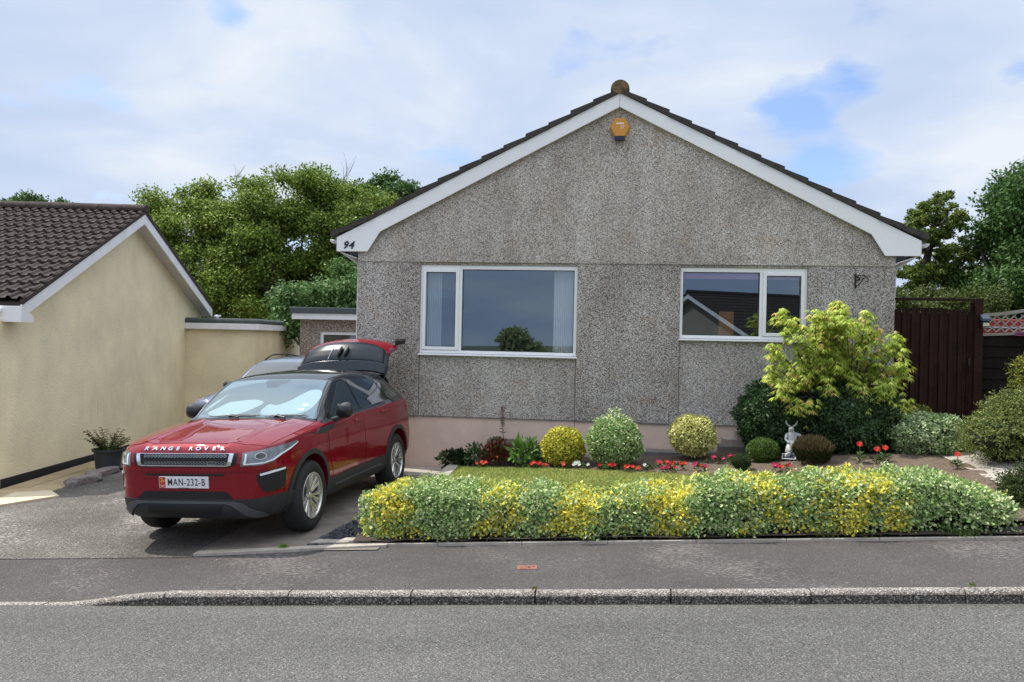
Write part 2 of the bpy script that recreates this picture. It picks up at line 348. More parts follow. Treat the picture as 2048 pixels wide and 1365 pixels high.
# slab joints and the light edging along the pavement
e=MB()
for (a,b,y0,y1) in [(-3.965,-3.94,-4.8,-1.0)]:
    for i in range(20):
        ya=y0+(y1-y0)*i/20; yb=y0+(y1-y0)*(i+1)/20
        e.add([(a,ya,zdrive(a,ya)+.011),(b,ya,zdrive(b,ya)+.011),(b,yb,zdrive(b,yb)+.011),(a,yb,zdrive(a,yb)+.011)],[(0,1,2,3)])
for y0 in (-3.1,-1.6):
    e.add([(-3.94,y0,zdrive(-3.94,y0)+.011),(-2.9,y0,zdrive(-2.9,y0)+.011),(-2.9,y0+.02,zdrive(-2.9,y0)+.011),(-3.94,y0+.02,zdrive(-3.94,y0)+.011)],[(0,1,2,3)])
o=e.build('driveway_joint',M['concd'],fix=False); o['kind']='structure'
e=MB()
for i in range(9):
    a=-3.94+.2*i; b=a+.2
    yy=-4.86+.03*i
    e.hexa([(a,yy-.05,slope(a)-.03),(b,yy-.02,slope(b)-.03),(b,yy+.09,slope(b)-.03),(a,yy+.07,slope(a)-.03),
            (a,yy-.05,slope(a)+.016),(b,yy-.02,slope(b)+.016),(b,yy+.09,slope(b)+.016),(a,yy+.07,slope(a)+.016)])
o=e.build('driveway_edging',M['conc'],bevel=.004); o['kind']='structure'
def inpoly(x,y,P):
    c=False; n=len(P)
    for i in range(n):
        x1,y1=P[i]; x2,y2=P[(i+1)%n]
        if (y1>y)!=(y2>y) and x<(x2-x1)*(y-y1)/(y2-y1)+x1: c=not c
    return c
# garden ground: soil bed, turf, path
def bumpz(x,y): return .012*math.sin(9*x+3*math.sin(5*y))*math.cos(8*y+2*math.sin(6*x))
LAWN=[(-2.2,-.62),(-1.95,-.78),(-1.3,-.98),(-.66,-1.2),(.1,-1.52),(.74,-1.83),(1.4,-2.3),(1.7,-2.9),(1.6,-3.9),(-2.2,-3.9)]
grid('flower_bed',-2.35,4.05,-4.35,-.36,80,60,lambda x,y:zgar(x,y)-.02+bumpz(x,y)+random.uniform(-.006,.006)+.05*sm((x-1.4)/1.5)*sm((-y-.8)/.6)*sm((y+3.6)/1),M['soil'])
grid('lawn',-2.2,1.75,-4.0,-.6,70,60,lambda x,y:zgar(x,y)+.012,M['turf'],mask=lambda x,y:inpoly(x,y,LAWN))
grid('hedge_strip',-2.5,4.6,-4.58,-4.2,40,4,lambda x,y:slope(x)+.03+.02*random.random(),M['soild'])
e=MB()
for i in range(9):
    a=-2.45+.8*i; b=a+.795
    e.hexa([(a,-4.60,slope(a)-.1),(b,-4.60,slope(b)-.1),(b,-4.55,slope(b)-.1),(a,-4.55,slope(a)-.1),(a,-4.60,slope(a)+.014),(b,-4.60,slope(b)+.014),(b,-4.55,slope(b)+.014),(a,-4.55,slope(a)+.014)])
o=e.build('hedge_edging',M['conc'],bevel=.004); o['kind']='structure'
def zright(x,y): return slope(x)+.01+(.245+.085*min(x,8)+.023*max(0,x-8)+.046*y-slope(x)-.01)*sm((y+4.56)/1.3)
grid('garden_path',3.95,5.5,-4.54,.2,14,30,lambda x,y:zright(x,y)+.03,M['conc'])
grid('side_lawn',5.2,16,-4.54,.6,40,24,lambda x,y:zright(x,y)+.012,M['turf'])
e=MB()   # strip of concrete path against the house wall, in stepped lengths
for a,b in [(-2.35,-1.2),(-1.2,0),(0,1.45),(1.45,2.6),(2.6,4.0)]:
    z=zgar((a+b)/2,-.2)+.01
    e.box((a+.002,-.36,z-.3),(b-.002,.0,z))
o=e.build('house_path',M['concd'],bevel=.005); o['kind']='structure'
e=MB(); e.box((1.5,-.34,.2),(1.98,-.02,.52)); e.box((1.68,-.33,.52),(2.2,-.03,.63))
tag(e.build('concrete_step',M['conc'],bevel=.008),'low grey concrete block step against the pink plinth beside the dark shrub','step')
# rear patch of drive: pale step and dark slab
e=MB(); e.box((-3.1,-.78,-.4),(-2.2,-.0,-.085)); o=e.build('drive_step',M['conc'],bevel=.006); o['kind']='structure'
# lawn edging
e=MB()
for i in range(8):
    y0=-4.3+.46*i; y1=y0+.455
    e.hexa([(-2.36,y0,-.35),(-2.2,y0,-.35),(-2.2,y1,-.35),(-2.36,y1,-.35),
            (-2.36,y0,zgar(-2.3,y0)+.035),(-2.2,y0,zgar(-2.3,y0)+.035),(-2.2,y1,zgar(-2.3,y1)+.035),(-2.36,y1,zgar(-2.3,y1)+.035)])
o=e.build('lawn_edging',M['conc'],bevel=.008); o['kind']='structure'
# slate chips
GR=[(-2.95,-4.62),(-2.38,-4.5),(-2.37,-1.3),(-2.6,-1.6),(-2.75,-3.0)]
n=5200; pts=[]
while len(pts)<n:
    x=random.uniform(-3.0,-2.35); y=random.uniform(-4.6,-1.2)
    if inpoly(x,y,GR): pts.append((x,y))
V=[];F=[]
for x,y in pts:
    s=random.uniform(.008,.02); a=random.uniform(0,6.28); tx=random.uniform(-.5,.5); ty=random.uniform(-.5,.5); z=zdrive(x,y)+.014+random.uniform(0,.014)
    b=len(V)
    for k,(rx,ry) in enumerate([(1,.1),(.2,.6),(-1,0),(-.1,-.6)]):
        dx=s*(rx*math.cos(a)-ry*math.sin(a)); dy=s*(rx*math.sin(a)+ry*math.cos(a)); V.append((x+dx,y+dy,z+dx*tx+dy*ty))
    F.append((b,b+1,b+2,b+3))
grid('gravel_base',-2.97,-2.36,-4.62,-1.2,14,50,lambda x,y:zdrive(x,y)+.012,M['slate'],mask=lambda x,y:inpoly(x,y,GR))
mb=MB(); mb.add(V,F); tag(mb.build('slate_gravel',M['slate'],fix=False),'dark blue slate chips between the drive and the lawn edging','gravel',kind='stuff')
# small flags at the hedge corner
e=MB()
for k,(x,y,a,b) in enumerate([(-2.72,-4.50,.2,.07),(-2.48,-4.47,.17,.07),(-2.36,-4.40,.1,.08)]):
    z=slope(x)+.03
    e.prism([(x-a,y-b),(x+a*.9,y-b*.8),(x+a,y+b*.6),(x-a*.8,y+b)],lambda p,q,t:(p,q,t+.05*(p-x)),z-.06,z+.005*k)
o=e.build('path_flags',M['conc'],bevel=.006); o['kind']='structure'
# water cover
c=empty('water_cover',(-.715,-5.4,slope(-.715)-.012),(0,R(-3.5),R(3)),'small rusty red rectangular water cover set in the pavement','water cover')
e=MB(); e.box((-.085,-.06,-.01),(.085,.06,.006)); e.build('cover_plate',M['cover'],c,bevel=.003)
e=MB()
for x in (-.055,-.035,-.015): e.box((x,-.045,.006),(x+.008,.045,.009))
e.build('rib',M['cover'],c)
e=MB(); e.box((.005,-.02,.0063),(.025,.012,.0075)); e.box((.045,-.005,.0063),(.062,.012,.0075)); e.build('key_hole',M['black'],c)
# ------------------------------------------------------------------ text helper
def text_mesh(s, size=1, shear=0, ext=0, spacing=1, bold=0):
    cu=bpy.data.curves.new('t','FONT'); cu.body=s; cu.size=size; cu.shear=shear; cu.extrude=ext; cu.space_character=spacing; cu.offset=bold
    cu.align_x='CENTER'; cu.align_y='CENTER'; cu.resolution_u=4
    o=bpy.data.objects.new('t',cu); COL.objects.link(o); dg=bpy.context.evaluated_depsgraph_get(); dg.update()
    me=bpy.data.meshes.new_from_object(o.evaluated_get(dg)); bpy.data.objects.remove(o); bpy.data.curves.remove(cu)
    vs=[v.co.copy() for v in me.vertices]; fs=[tuple(p.vertices) for p in me.polygons]; bpy.data.meshes.remove(me)
    return vs,fs
# ------------------------------------------------------------------ the main bungalow (front wall face at y=0)
XL,XR,XC=-3.93,3.842,-.045
ZJ=2.98
H=empty('bungalow',(XC,0,0),(0,0,0),'grey pebbledash bungalow numbered 94 with a white bargeboard and brown tiled gable roof','bungalow')
def hb(mb,name,mat,parent=H,**k):
    mb.v=[(x-XC,y,z) for x,y,z in mb.v] if parent is H else mb.v
    return mb.build(name,mat,parent,**k)
W1=(-2.966,-.603,1.60,2.946); W2=(.878,2.662,1.90,2.946)
def roofz(x): return 5.45-.503*abs(x-XC)
mb=MB()   # piers and gable
PD=.26
mb.box((XL,0,.68),(W1[0],PD,ZJ),1); mb.box((W1[1],0,.68),(W2[0],PD,ZJ),1); mb.box((W2[1],0,.68),(XR,PD,ZJ),1)
mb.box((W1[0],.03,.68),(W1[1],PD-.002,W1[2]-.0),2); mb.box((W2[0],.03,.68),(W2[1],PD-.002,W2[2]),2)
mb.prism([(XL,ZJ+.004),(XR,ZJ+.004),(XR,roofz(XR)-.03),(XC,roofz(XC)-.03),(XL,roofz(XL)-.03)],lambda a,b,t:(a,t,b),-.012,PD,0)
for x0,x1 in ((W1[0],W1[1]),(W2[0],W2[1])): mb.box((x0,.018,2.946),(x1,PD-.003,ZJ),0)
mb.box((XL,PD,-.3),(XL+.25,11,3.1),1); mb.box((XR-.25,PD,-.2),(XR,11,3.1),1); mb.box((XL,11,-.3),(XR,11.25,3.1),1)
hb(mb,'wall',[M['peb'],M['pebd'],M['pebl']])
for xj,zt_ in ((W1[0],W1[2]-.02),(W1[1],W1[2]-.02),(W2[0],W2[2]-.02),(W2[1],W2[2]-.02)):
    s_=1 if xj in (W1[0],W2[0]) else -1; a_,b_=sorted((xj+s_*.001,xj+s_*.010)); hb(MB().box((a_,.021,.685),(b_,.0295,zt_)),'wall_joint',M['concd'])
mb=MB(); mb.box((XL+.012,.014,-.5),(-.61,PD,.676)); mb.box((-.604,.014,-.5),(XR-.012,PD,.676)); hb(mb,'plinth',M['plinth'])
mb=MB(); mb.box((XL,-.006,.662),(XR,.0,.682)); hb(mb,'bell_cast',M['concd'])
# inside: rooms
mb=MB()
mb.box((XL+.25,4.6,.7),(-1.15,4.7,2.9)); mb.box((-1.15,4.6,.7),(-.97,4.7,1.75)); mb.box((-1.15,4.6,2.35),(-.97,4.7,2.9)); mb.box((-.97,4.6,.7),(.1,4.7,2.9))
mb.box((.1,PD,.7),(.2,4.7,2.9)); mb.box((.2,3.6,.7),(XR-.25,3.7,2.9))
mb.box((XL+.25,PD,.62),(XR-.25,11,.7)); mb.box((XL+.25,PD,2.9),(XR-.25,11,2.97))
hb(mb,'interior_wall',M['room'])
def window(Wd, sash_left, fixed, sashx, fz0, fz1, sz0, sz1, fixx):
    x0,x1,z0,z1=Wd; y=.035
    wr=MB()
    # outer frame around two lights with a mullion; coordinates in the wall plane
    if sash_left: sa,sbx=x0+.040,x0+.590; fa,fb=x0+.640,x0+2.310; mull=(x0+.590,x0+.640)
    else: fa,fb=x0+.044,x0+1.121; sa,sbx=x0+1.170,x0+1.745; mull=(x0+1.121,x0+1.170)
    fr=hb(MB().box((x0+.002,y,z0+.02),(x0+.044,y+.07,z1-.002)).box((x1-.05,y,z0+.02),(x1-.002,y+.07,z1-.002))
          .box((x0+.044,y,z1-.066),(x1-.05,y+.07,z1-.002)).box((x0+.044,y,z0+.02),(x1-.05,y+.07,z0+.068))
          .box((mull[0],y,z0+.068),(mull[1],y+.07,z1-.066)),'window',M['white'],bevel=.006)
    def ch(mb,name,mat,**k):
        mb.v=[(a-XC,b,c) for a,b,c in mb.v]; return mb.build(name,mat,fr,**k)
    a,b=(sa,sbx); c,d=z0+.072,z1-.060; t=.05
    ch(MB().box((a,y-.016,c),(a+t,y+.05,d)).box((b-t,y-.016,c),(b,y+.05,d)).box((a+t,y-.016,d-t),(b-t,y+.05,d)).box((a+t,y-.016,c),(b-t,y+.05,c+t)),'sash',M['white'],bevel=.005)
    g1=MB(); g1.add([(a+t-.004,y+.03,c+t-.004),(b-t+.004,y+.03,c+t-.004),(b-t+.004,y+.03,d-t+.004),(a+t-.004,y+.03,d-t+.004)],[(0,1,2,3)])
    ch(g1,'pane',M['glass'])
    g1=MB(); yy=y+.035; g1.add([(fa-.01,yy,z0+.06),(fb+.01,yy,z0+.06),(fb+.01,yy,z1-.06),(fa-.01,yy,z1-.06)],[(0,1,2,3)])
    ch(g1,'pane',M['glass'])
    # thin dark glazing gaskets
    gk=MB()
    for (p,q,r_,s_,dy) in ((a+t,b-t,c+t,d-t,y-.017),(fa,fb,z0+.068,z1-.066,y-.001)):
        gk.box((p,dy,r_),(q,dy+.004,r_+.006)).box((p,dy,s_-.006),(q,dy+.004,s_)).box((p,dy,r_+.006),(p+.006,dy+.004,s_-.006)).box((q-.006,dy,r_+.006),(q,dy+.004,s_-.006))
    ch(gk,'gasket',M['black'])
    ch(MB().hexa([(x0-.012,-.03,z0-.012),(x1+.012,-.03,z0-.012),(x1+.0,.1,z0-.012),(x0,.1,z0-.012),(x0-.012,-.03,z0+.008),(x1+.012,-.03,z0+.008),(x1,.1,z0+.02),(x0,.1,z0+.02)]),'sill',M['white'],bevel=.003)
    return fr
window(W1,True,*[0]*7); window(W2,False,*[0]*7)
def curtain(x0,x1,z0,z1,y,amp,waves,col,name,mat):
    nx=int(waves*8); mb=MB(); vs=[]; zs=6
    for j in range(zs):
        for i in range(nx+1):
            t=i/nx; vs.append((x0+(x1-x0)*t-XC, y+amp*math.sin(t*waves*6.283+.7*math.sin(t*9))*(.4+.6*(1-j/zs)), z0+(z1-z0)*j/(zs-1)))
    mb.add(vs,[(j*(nx+1)+i,j*(nx+1)+i+1,(j+1)*(nx+1)+i+1,(j+1)*(nx+1)+i) for j in range(zs-1) for i in range(nx)])
    o=mb.build(name,mat,H,smooth=True,autos=80,fix=False)
    ca=o.data.color_attributes.new('Col','FLOAT_COLOR','POINT'); ca.data.foreach_set('color',list(np.tile([*col,1],len(vs)).astype(float)))
    return o
curtain(-2.92,-2.66,1.60,2.93,.15,.022,9,(.7,.7,.72),'curtain',M['net'])
curtain(-.96,-.62,1.60,2.93,.15,.018,13,(.88,.87,.9),'curtain',M['net'])
hb(MB().box((W2[0]+.02,.14,2.79),(W2[1]-.02,.15,2.93)),'window_blind',M['mauve'])
hb(MB().box((1.45,.14,1.9),(1.66,.16,2.32)),'interior_panel',M['wood']); hb(MB().box((2.0,.2,1.9),(2.012,.21,2.4)),'interior_pole',M['wood'])
# roof: courses of tiles as overlapping slabs
mb=MB(); NC=13; slen=[.0]
def rp(side,x,z): return (XC+side*x, z)
for side in (-1,1):
    x_e=4.285; 
    xs_=[.0]+[x_e-.32*(NC-1-i)-.09*0 for i in range(NC)]
    xs_=[.06]+[x_e-.3255*(NC-1-i) for i in range(NC)]
    for i in range(NC):
        xu,xl=xs_[i],xs_[i+1]
        if i==NC-1: lift=.015
        else: lift=0
        jit=random.uniform(-.004,.004)
        def base(x):
            z=5.452-.503*x
            if x>3.75: z+=.10*(x-3.75)**1.3
            return z+.008
        xl2=xl+.0; p=[(xl2,base(xl2)),(xl2+.004,base(xl2)+.088+jit),(xu-.02,base(xu)+.052+jit+.012),(xu-.02,base(xu))]
        # break the course into tiles along the ridge so that edges wander a little
        y=-.115; 
        first=True
        while y<11.3:
            yw=.30 if y<.4 else 1.2
            dj=random.uniform(-.005,.005); dz=random.uniform(-.004,.004)
            mb.prism(p,lambda a,b,t:(XC+side*(a+(dj if a>xu+.1 else 0)),t,b+dz),y+(random.uniform(-.006,.006) if first else 0),y+yw-.003)
            first=False; y+=yw
hb(mb,'roof',M['tile'])
mb=MB()  # ridge tiles
for k in range(24):
    y0=-.125+.47*k; vs=[]; n=12
    for r_,yy in ((.125,y0),(.128,y0+.462)):
        for i in range(n+1):
            a=math.pi*i/n; vs.append((XC+r_*1.08*math.cos(a),yy,5.50+.135*math.sin(a)))
    mb.add(vs,[(i,i+1,n+2+i,n+1+i) for i in range(n)]+[tuple(range(n+1)),tuple(range(n+1,2*n+2))])
    if k==0: mb.prism([(XC-.125,5.50),(XC+.125,5.50),(XC+.06,5.44),(XC-.06,5.44)],lambda a,b,t:(a,t,b),-.12,.1)
hb(mb,'ridge_tiles',M['lichen'],smooth=True,autos=45)
# bargeboards with boxed ends
for side in (-1,1):
    P_=[(0,5.45),(4.20,3.335),(4.18,3.125),(3.72,3.125),(3.53,3.425),(0,5.25)]
    q=[(XC+side*(a+.002),b) for a,b in P_]
    hb(MB().prism(q,lambda a,b,t:(a,t,b),-.09,-.062),'bargeboard',M['white'],bevel=.003)
    # eaves box and fascia running back
    hb(MB().box((XC+side*4.20-.01,-.062,3.13),(XC+side*4.20+.01,11.2,3.33)),'fascia',M['whitew'])
    lo,hi=sorted((XC+side*4.19,XC+side*3.895)); hb(MB().prism([(lo,3.125 if side<0 else 3.02),(hi,3.02 if side<0 else 3.125),(hi,3.035 if side<0 else 3.14),(lo,3.14 if side<0 else 3.035)],lambda a,b,t:(a,t,b),-.06,11.2),'soffit',M['soffit'])
    # gutter
    vs=[];n=8
    gx=XC+side*(4.27)
    for yy in (-.02,11.2):
        for i in range(n+1):
            a=math.pi+math.pi*i/n; vs.append((gx+.058*math.cos(a),yy,3.31+.058*math.sin(a)))
    mb=MB().add(vs,[(i,i+1,n+2+i,n+1+i) for i in range(n)]+[tuple(range(n+1))])
    go=hb(mb,'gutter',M['gutter'],smooth=True,fix=False); s_=go.modifiers.new('s','SOLIDIFY'); s_.thickness=.004
    px=XC+side*4.05
    hb(MB().tube([(XC+side*4.26,.35,3.25),(XC+side*4.24,.35,3.16),(XC+side*4.0,.35,3.0),(XC+side*3.97,.35,2.9),(XC+side*3.97,.35,.2)],.034,n=10),'downpipe',M['gutter'],smooth=True)
# soffit strip under the bargeboard
for side in (-1,1):
    q=[(XC,5.27),(XC+side*3.55,5.27-.503*3.55),(XC+side*3.55,5.255-.503*3.55),(XC,5.255)]
    hb(MB().prism(q,lambda a,b,t:(a,t,b),-.062,-.0125),'verge_soffit',M['soffit'])
# house number
vs,fs=text_mesh('94',.155,shear=.3,ext=.004,spacing=1.15,bold=.004)
mb=MB(); mb.add([(-4.065+v.x,-.094-v.z,3.215+v.y) for v in vs],fs); hb(mb,'house_number',M['ink'])
# ------------------------------------------------------------------ alarm box
A=empty('alarm_box',(-.035,-.012,4.955),(0,0,0),'orange hexagonal alarm box with a navy strip under the gable peak','alarm box')
def hexa(r,rx): return [(rx*math.cos(R(60*i)),r*math.sin(R(60*i))) for i in range(6)]
mb=MB(); o1=hexa(.165,.150); o2=hexa(.148,.130); n=6
vs=[(x,-.0,z) for x,z in o1]+[(x,-.035,z) for x,z in o1]+[(x,-.085,z) for x,z in o2]
mb.add(vs,[(i,(i+1)%6,6+(i+1)%6,6+i) for i in range(6)]+[(6+i,6+(i+1)%6,12+(i+1)%6,12+i) for i in range(6)]+[tuple(range(12,18))])
mb.build('alarm_cover',M['amber'],A,bevel=.004)
MB().hexa([(-.065,-.0,-.185),(.065,-.0,-.185),(.065,0,-.12),(-.065,0,-.12),(-.075,-.088,-.19),(.075,-.088,-.19),(.078,-.09,-.125),(-.078,-.09,-.125)]).build('strobe_lens',M['navy'],A,bevel=.004)
vs,fs=text_mesh('ST',.07,ext=.001); mb=MB(); mb.add([(.035+v.x*.8,-.0862-v.z,-.005+v.y) for v in vs],fs); mb.box((-.055,-.0875,.045),(.055,-.0855,.062)); mb.build('lettering',M['white'],A)
# basket bracket
B=empty('basket_bracket',(3.30,-.001,2.78),(0,0,R(48)),'small black iron hanging bracket on the right end of the grey wall','bracket')
MB().box((-.012,-.014,-.11),(.012,0,.1)).tube([(0,-.01,.06),(-.01,-.08,.075),(-.02,-.16,.06),(-.025,-.2,.03),(-.02,-.205,-.01),(-.015,-.18,-.015)],.008,n=6).build('bracket_arm',M['iron'],B)
MB().tube([(0,-.01,-.09),(-.01,-.06,-.06),(-.02,-.12,.0),(-.02,-.15,.05)],.007,n=6).tube([(0,-.03,.0),(.0,-.07,.02),(-.01,-.06,.05),(0,-.03,.04)],.012,n=6).build('scroll',M['iron'],B)
# ------------------------------------------------------------------ flat-roofed extension behind the drive
X=empty('flat_roof_extension',(-6.6,6.3,0),(0,0,0),'low pinkish pebbledash extension with a flat roof beside the bungalow','extension')
mb=MB()
wx0,wx1=-.18,2.4
mb.box((-.66,0,-.6),(wx0,.2,2.2)); mb.box((wx0,0,1.93),(2.65,.2,2.2)); mb.box((wx0,0,-.6),(2.65,.2,.9)); mb.box((2.4,0,.9),(2.65,.2,1.93))
mb.box((-.66,.2,-.6),(-.46,4.5,2.2)); mb.box((-.46,4.3,-.6),(2.65,4.5,2.2))
mb.build('wall',M['pebx'],X)
MB().box((-.8,-.16,2.2),(2.65,4.6,2.34)).build('fascia',M['white'],X,bevel=.005)
MB().box((-.84,-.2,2.34),(2.65,4.65,2.47)).build('roof_trim',M['feltb'],X,bevel=.01)
f=MB().box((wx0,.03,.9),(wx0+.07,.1,1.93)).box((wx0+.07,.03,1.86),(wx1,.1,1.93)).box((wx0+.07,.03,.9),(wx1,.1,.97)).box((1.1,.03,.97),(1.17,.1,1.86)).box((wx1-.07,.031,.97),(wx1,.1,1.86)).build('window',M['white'],X)
MB().add([(wx0+.06,.07,.96),(wx1,.07,.96),(wx1,.07,1.87),(wx0+.06,.07,1.87)],[(0,1,2,3)]).build('pane',M['glass2'],f)
MB().box((-.4,.6,-.5),(2.4,.7,2.1)).build('interior_wall',M['dark'],X)
# ------------------------------------------------------------------ generic gabled bungalow in its own frame (u back along the gable, v along the ridge)
def gabled(name,label,P,e1,uF,uR,zE,zR,zA,Lr,wallmat,tilemat,base,bitumen=True,rows=15,roll=.165,quality=8,windows=()):
    root=empty(name,(P[0],P[1],0),(0,0,0),label,'bungalow')
    e1=Vector((e1[0],e1[1],0)).normalized(); e2=Vector((-e1.y,e1.x,0))
    def T(u,v,z): q=e1*u+e2*v; return (q.x,q.y,z)
    # roof slopes
    mb=MB()
    for (ue,ze) in ((uF,zE),(uR,zR)):
        nr=int(Lr/roll)*quality+1; ns=rows*5+1; vs=[]
        for i in range(ns):
            t=i/(rows*5) ; 
            row=min(rows-1,i//5); fr=(i-row*5)/5.0
            if i==ns-1: fr=1
            # sawtooth: fr=0 is the upper end of a course
            for sub in (0,):
                pass
            u=ue*t; z=zA+(ze-zA)*t
            lift=.02+.045*(fr if i%5 else 1.0 if i else 0)
            for k in range(nr):
                v=-.02+k*roll/quality; ph=(k%quality)/quality
                rz=.030*max(0,math.sin(ph*2*math.pi))**.7 if ph<.5 else -.006
                jz=.004*math.sin(row*12.9+int(v/roll)*78.2)
                vs.append(T(u,v,z+lift+rz+jz+.03))
            if i%5==0 and 0<i<ns-1:   # drop to the next course
                for k in range(nr):
                    v=-.02+k*roll/quality; ph=(k%quality)/quality
                    rz=.030*max(0,math.sin(ph*2*math.pi))**.7 if ph<.5 else -.006
                    vs.append(T(u-.001*(1 if ue>0 else -1),v,z+.02+rz+.03))
        nrow=len(vs)//nr
        mb.add(vs,[(j*nr+i,j*nr+i+1,(j+1)*nr+i+1,(j+1)*nr+i) for j in range(nrow-1) for i in range(nr-1)])
        # verge undercloak
        mb.prism([(0,zA-.0),(ue,ze),(ue,ze+.07),(0,zA+.07)],lambda a,b,t:T(a,t,b),-.03,.02)
        mb.prism([(0,zA-.02),(ue,ze-.02),(ue,ze+.02),(0,zA+.02)],lambda a,b,t:T(a,t,b),.03,Lr)
    mb.build('roof',tilemat,root)
    mb=MB()
    k=0; v=-.04
    while v<Lr:
        n=8; vs=[]
        for r_,vv in ((.135,v),(.14,v+.44)):
            for i in range(n+1):
                a=math.pi*i/n; vs.append(T(r_*math.cos(a),vv,zA+.04+r_*1.0*math.sin(a)))
        mb.add(vs,[(i,i+1,n+2+i,n+1+i) for i in range(n)]+[tuple(range(n+1)),tuple(range(n+1,2*n+2))]); v+=.45
    mb.build('ridge_tiles',tilemat,root,smooth=True)
    sF=(zE-zA)/uF; sR=(zR-zA)/uR
    # walls
    mb=MB(); wi=.25; wf=uF-.2; 
    wR=uR-.05
    mb.prism([(wf+.02,base),(wR,base),(wR,zR-.02),(0,zA-.05),(wf+.3,zE-.02),(wf+.3,zE-.2),(wf+.02,zE-.24)],lambda a,b,t:T(a,t,b),wi,wi+.25)
    mb.prism([(wf+.02,base),(wf+.27,base),(wf+.27,zE-.24),(wf+.02,zE-.24)],lambda a,b,t:T(a,t,b),wi+.25,Lr)
    mb.prism([(wR-.25,base),(wR,base),(wR,zE-.1),(wR-.25,zE-.1)],lambda a,b,t:T(a,t,b),wi+.25,Lr)
    mb.prism([(wf+.27,base),(wR-.25,base),(wR-.25,zE-.1),(0,zA-.1),(wf+.27,zE-.1)],lambda a,b,t:T(a,t,b),Lr-.25,Lr)
    mb.build('wall',wallmat,root)
    # bargeboards
    hgt=.20
    for (ue,ze,s) in ((uF,zE,1),(uR,zR,1)):
        mb=MB(); mb.prism([(0,zA),(ue,ze),(ue,ze-hgt),(0,zA-hgt)],lambda a,b,t:T(a,t,b),-.012,.012)
        mb.build('bargeboard',M['whitew'],root)
        mb=MB(); mb.prism([(0,zA-hgt+.02),(ue,ze-hgt+.02),(ue,ze-hgt+.035),(0,zA-hgt+.035)],lambda a,b,t:T(a,t,b),.012,wi)
        mb.build('soffit',M['soffit'],root)
    mb=MB(); mb.prism([(uF-.02,zE-.25),(uF+.33,zE-.25),(uF+.33,zE-.18+.33*sF*0),(uF+.1,zE-.02),(uF-.02,zE-.02)],lambda a,b,t:T(a,t,b),-.016,.2); mb.build('eaves_box',M['whitew'],root)
    mb=MB(); mb.prism([(uF-.02,zE-.25),(uF+.0,zE-.25),(uF+.0,zE-.02),(uF-.02,zE-.02)],lambda a,b,t:T(a,t,b),.2,Lr); mb.build('fascia',M['whitew'],root)
    mb=MB(); n=6; vs=[]
    for vv in (.25,Lr):
        for i in range(n+1):
            a=math.pi+math.pi*i/n; vs.append(T(uF-.08+.055*math.cos(a),vv,zE-.06+.055*math.sin(a)))
    mb.add(vs,[(i,i+1,n+2+i,n+1+i) for i in range(n)]+[tuple(range(n+1))]); go=mb.build('gutter',M['white'],root,smooth=True,fix=False)
    s_=go.modifiers.new('s','SOLIDIFY'); s_.thickness=.004
    return root,T
NB,T=gabled('bungalow','cream rendered bungalow with white bargeboards and ridged brown roof tiles',(-9.25,3.13),(-.178,.984),-4.56,4.56,2.2,2.43,4.15,7.5,M['cream'],M['tilen'],-.9)
mb=MB()
for i in range(12):
    u0=-4.55+.76*i; u1=u0+.76
    z0=-.30-.018*(u0+4.5); z1=-.30-.018*(u1+4.5)
    mb.hexa([T(u0,.235,z0-.3),T(u1,.235,z1-.3),T(u1,.26,z1-.3),T(u0,.26,z0-.3),T(u0,.235,z0),T(u1,.235,z1),T(u1,.26,z1),T(u0,.26,z0)])
mb.build('bitumen_band',M['bitumen'],NB)
# faint chalky marks left on the cream wall
M['chalk']=simple('pale_render',(.86,.80,.60),.9,var=.05)
for (u0,z0,u1,z1,w_) in ((-1.36,.74,-1.36,.30,.012),(-1.36,.74,-.78,.70,.010),(-.76,.72,-.72,.22,.014),(-.02,.78,.02,-.30,.010),(.02,.77,.62,.66,.008),(.75,.62,.98,.05,.012),(.98,.05,.60,-.25,.010)):
    mb=MB(); d_=Vector((u1-u0,z1-z0)).normalized(); a_,b_=-d_.y*w_/2,d_.x*w_/2
    mb.prism([(u0-a_,z0-b_),(u1-a_,z1-b_),(u1+a_,z1+b_),(u0+a_,z0+b_)],lambda p,q,t:T(p,t,q),.2465,.251); mb.build('chalk_mark',M['chalk'],NB)
# its flat-roofed garage
G=empty('flat_roof_garage',(-8.39,6.61,0),(0,0,math.atan2(.178,.984)),'cream rendered flat-roofed garage behind the two parked cars','garage')
mb=MB(); mb.box((-3.5,.12,-.8),(-.1,.3,1.94)); mb.box((-.3,.3,-.8),(-.1,6.6,1.94)); mb.box((-3.5,6.4,-.8),(-.3,6.6,1.94)); mb.build('wall',M['cream'],G)
mb=MB(); mb.box((-3.5,0,1.93),(0,.03,2.07)); mb.box((-.03,.03,1.93),(0,6.7,2.07)); mb.build('fascia',M['whitew'],G,bevel=.004)
mb=MB(); mb.box((-3.5,.03,1.94),(-.03,6.6,2.0)); mb.build('roof_deck',M['felt'],G)
mb=MB(); mb.tube([(-3.5,.07,2.12),(-.07,.07,2.12),(-.07,6.7,2.12)],.075,n=10); mb.box((-3.5,.08,2.0),(-.08,6.6,2.1)); mb.build('roof_edge',M['felt'],G,smooth=True)
MB().lathe([(0,2.28),(.06,2.27),(.075,2.24),(.05,2.2),(.05,2.1)],n=12,c=(-1.15,.6,0)).build('roof_vent',M['white'],G,smooth=True)
# opposite bungalow, seen only as a reflection in the windows
OB,T2=gabled('bungalow','buff bungalow across the road mirrored in the right-hand window',(2.9,-24.0),(-.5,-.866),-4.6,4.6,1.95,1.95,3.9,13,M['brick'],M['tilen'],-.6,rows=14,quality=4)
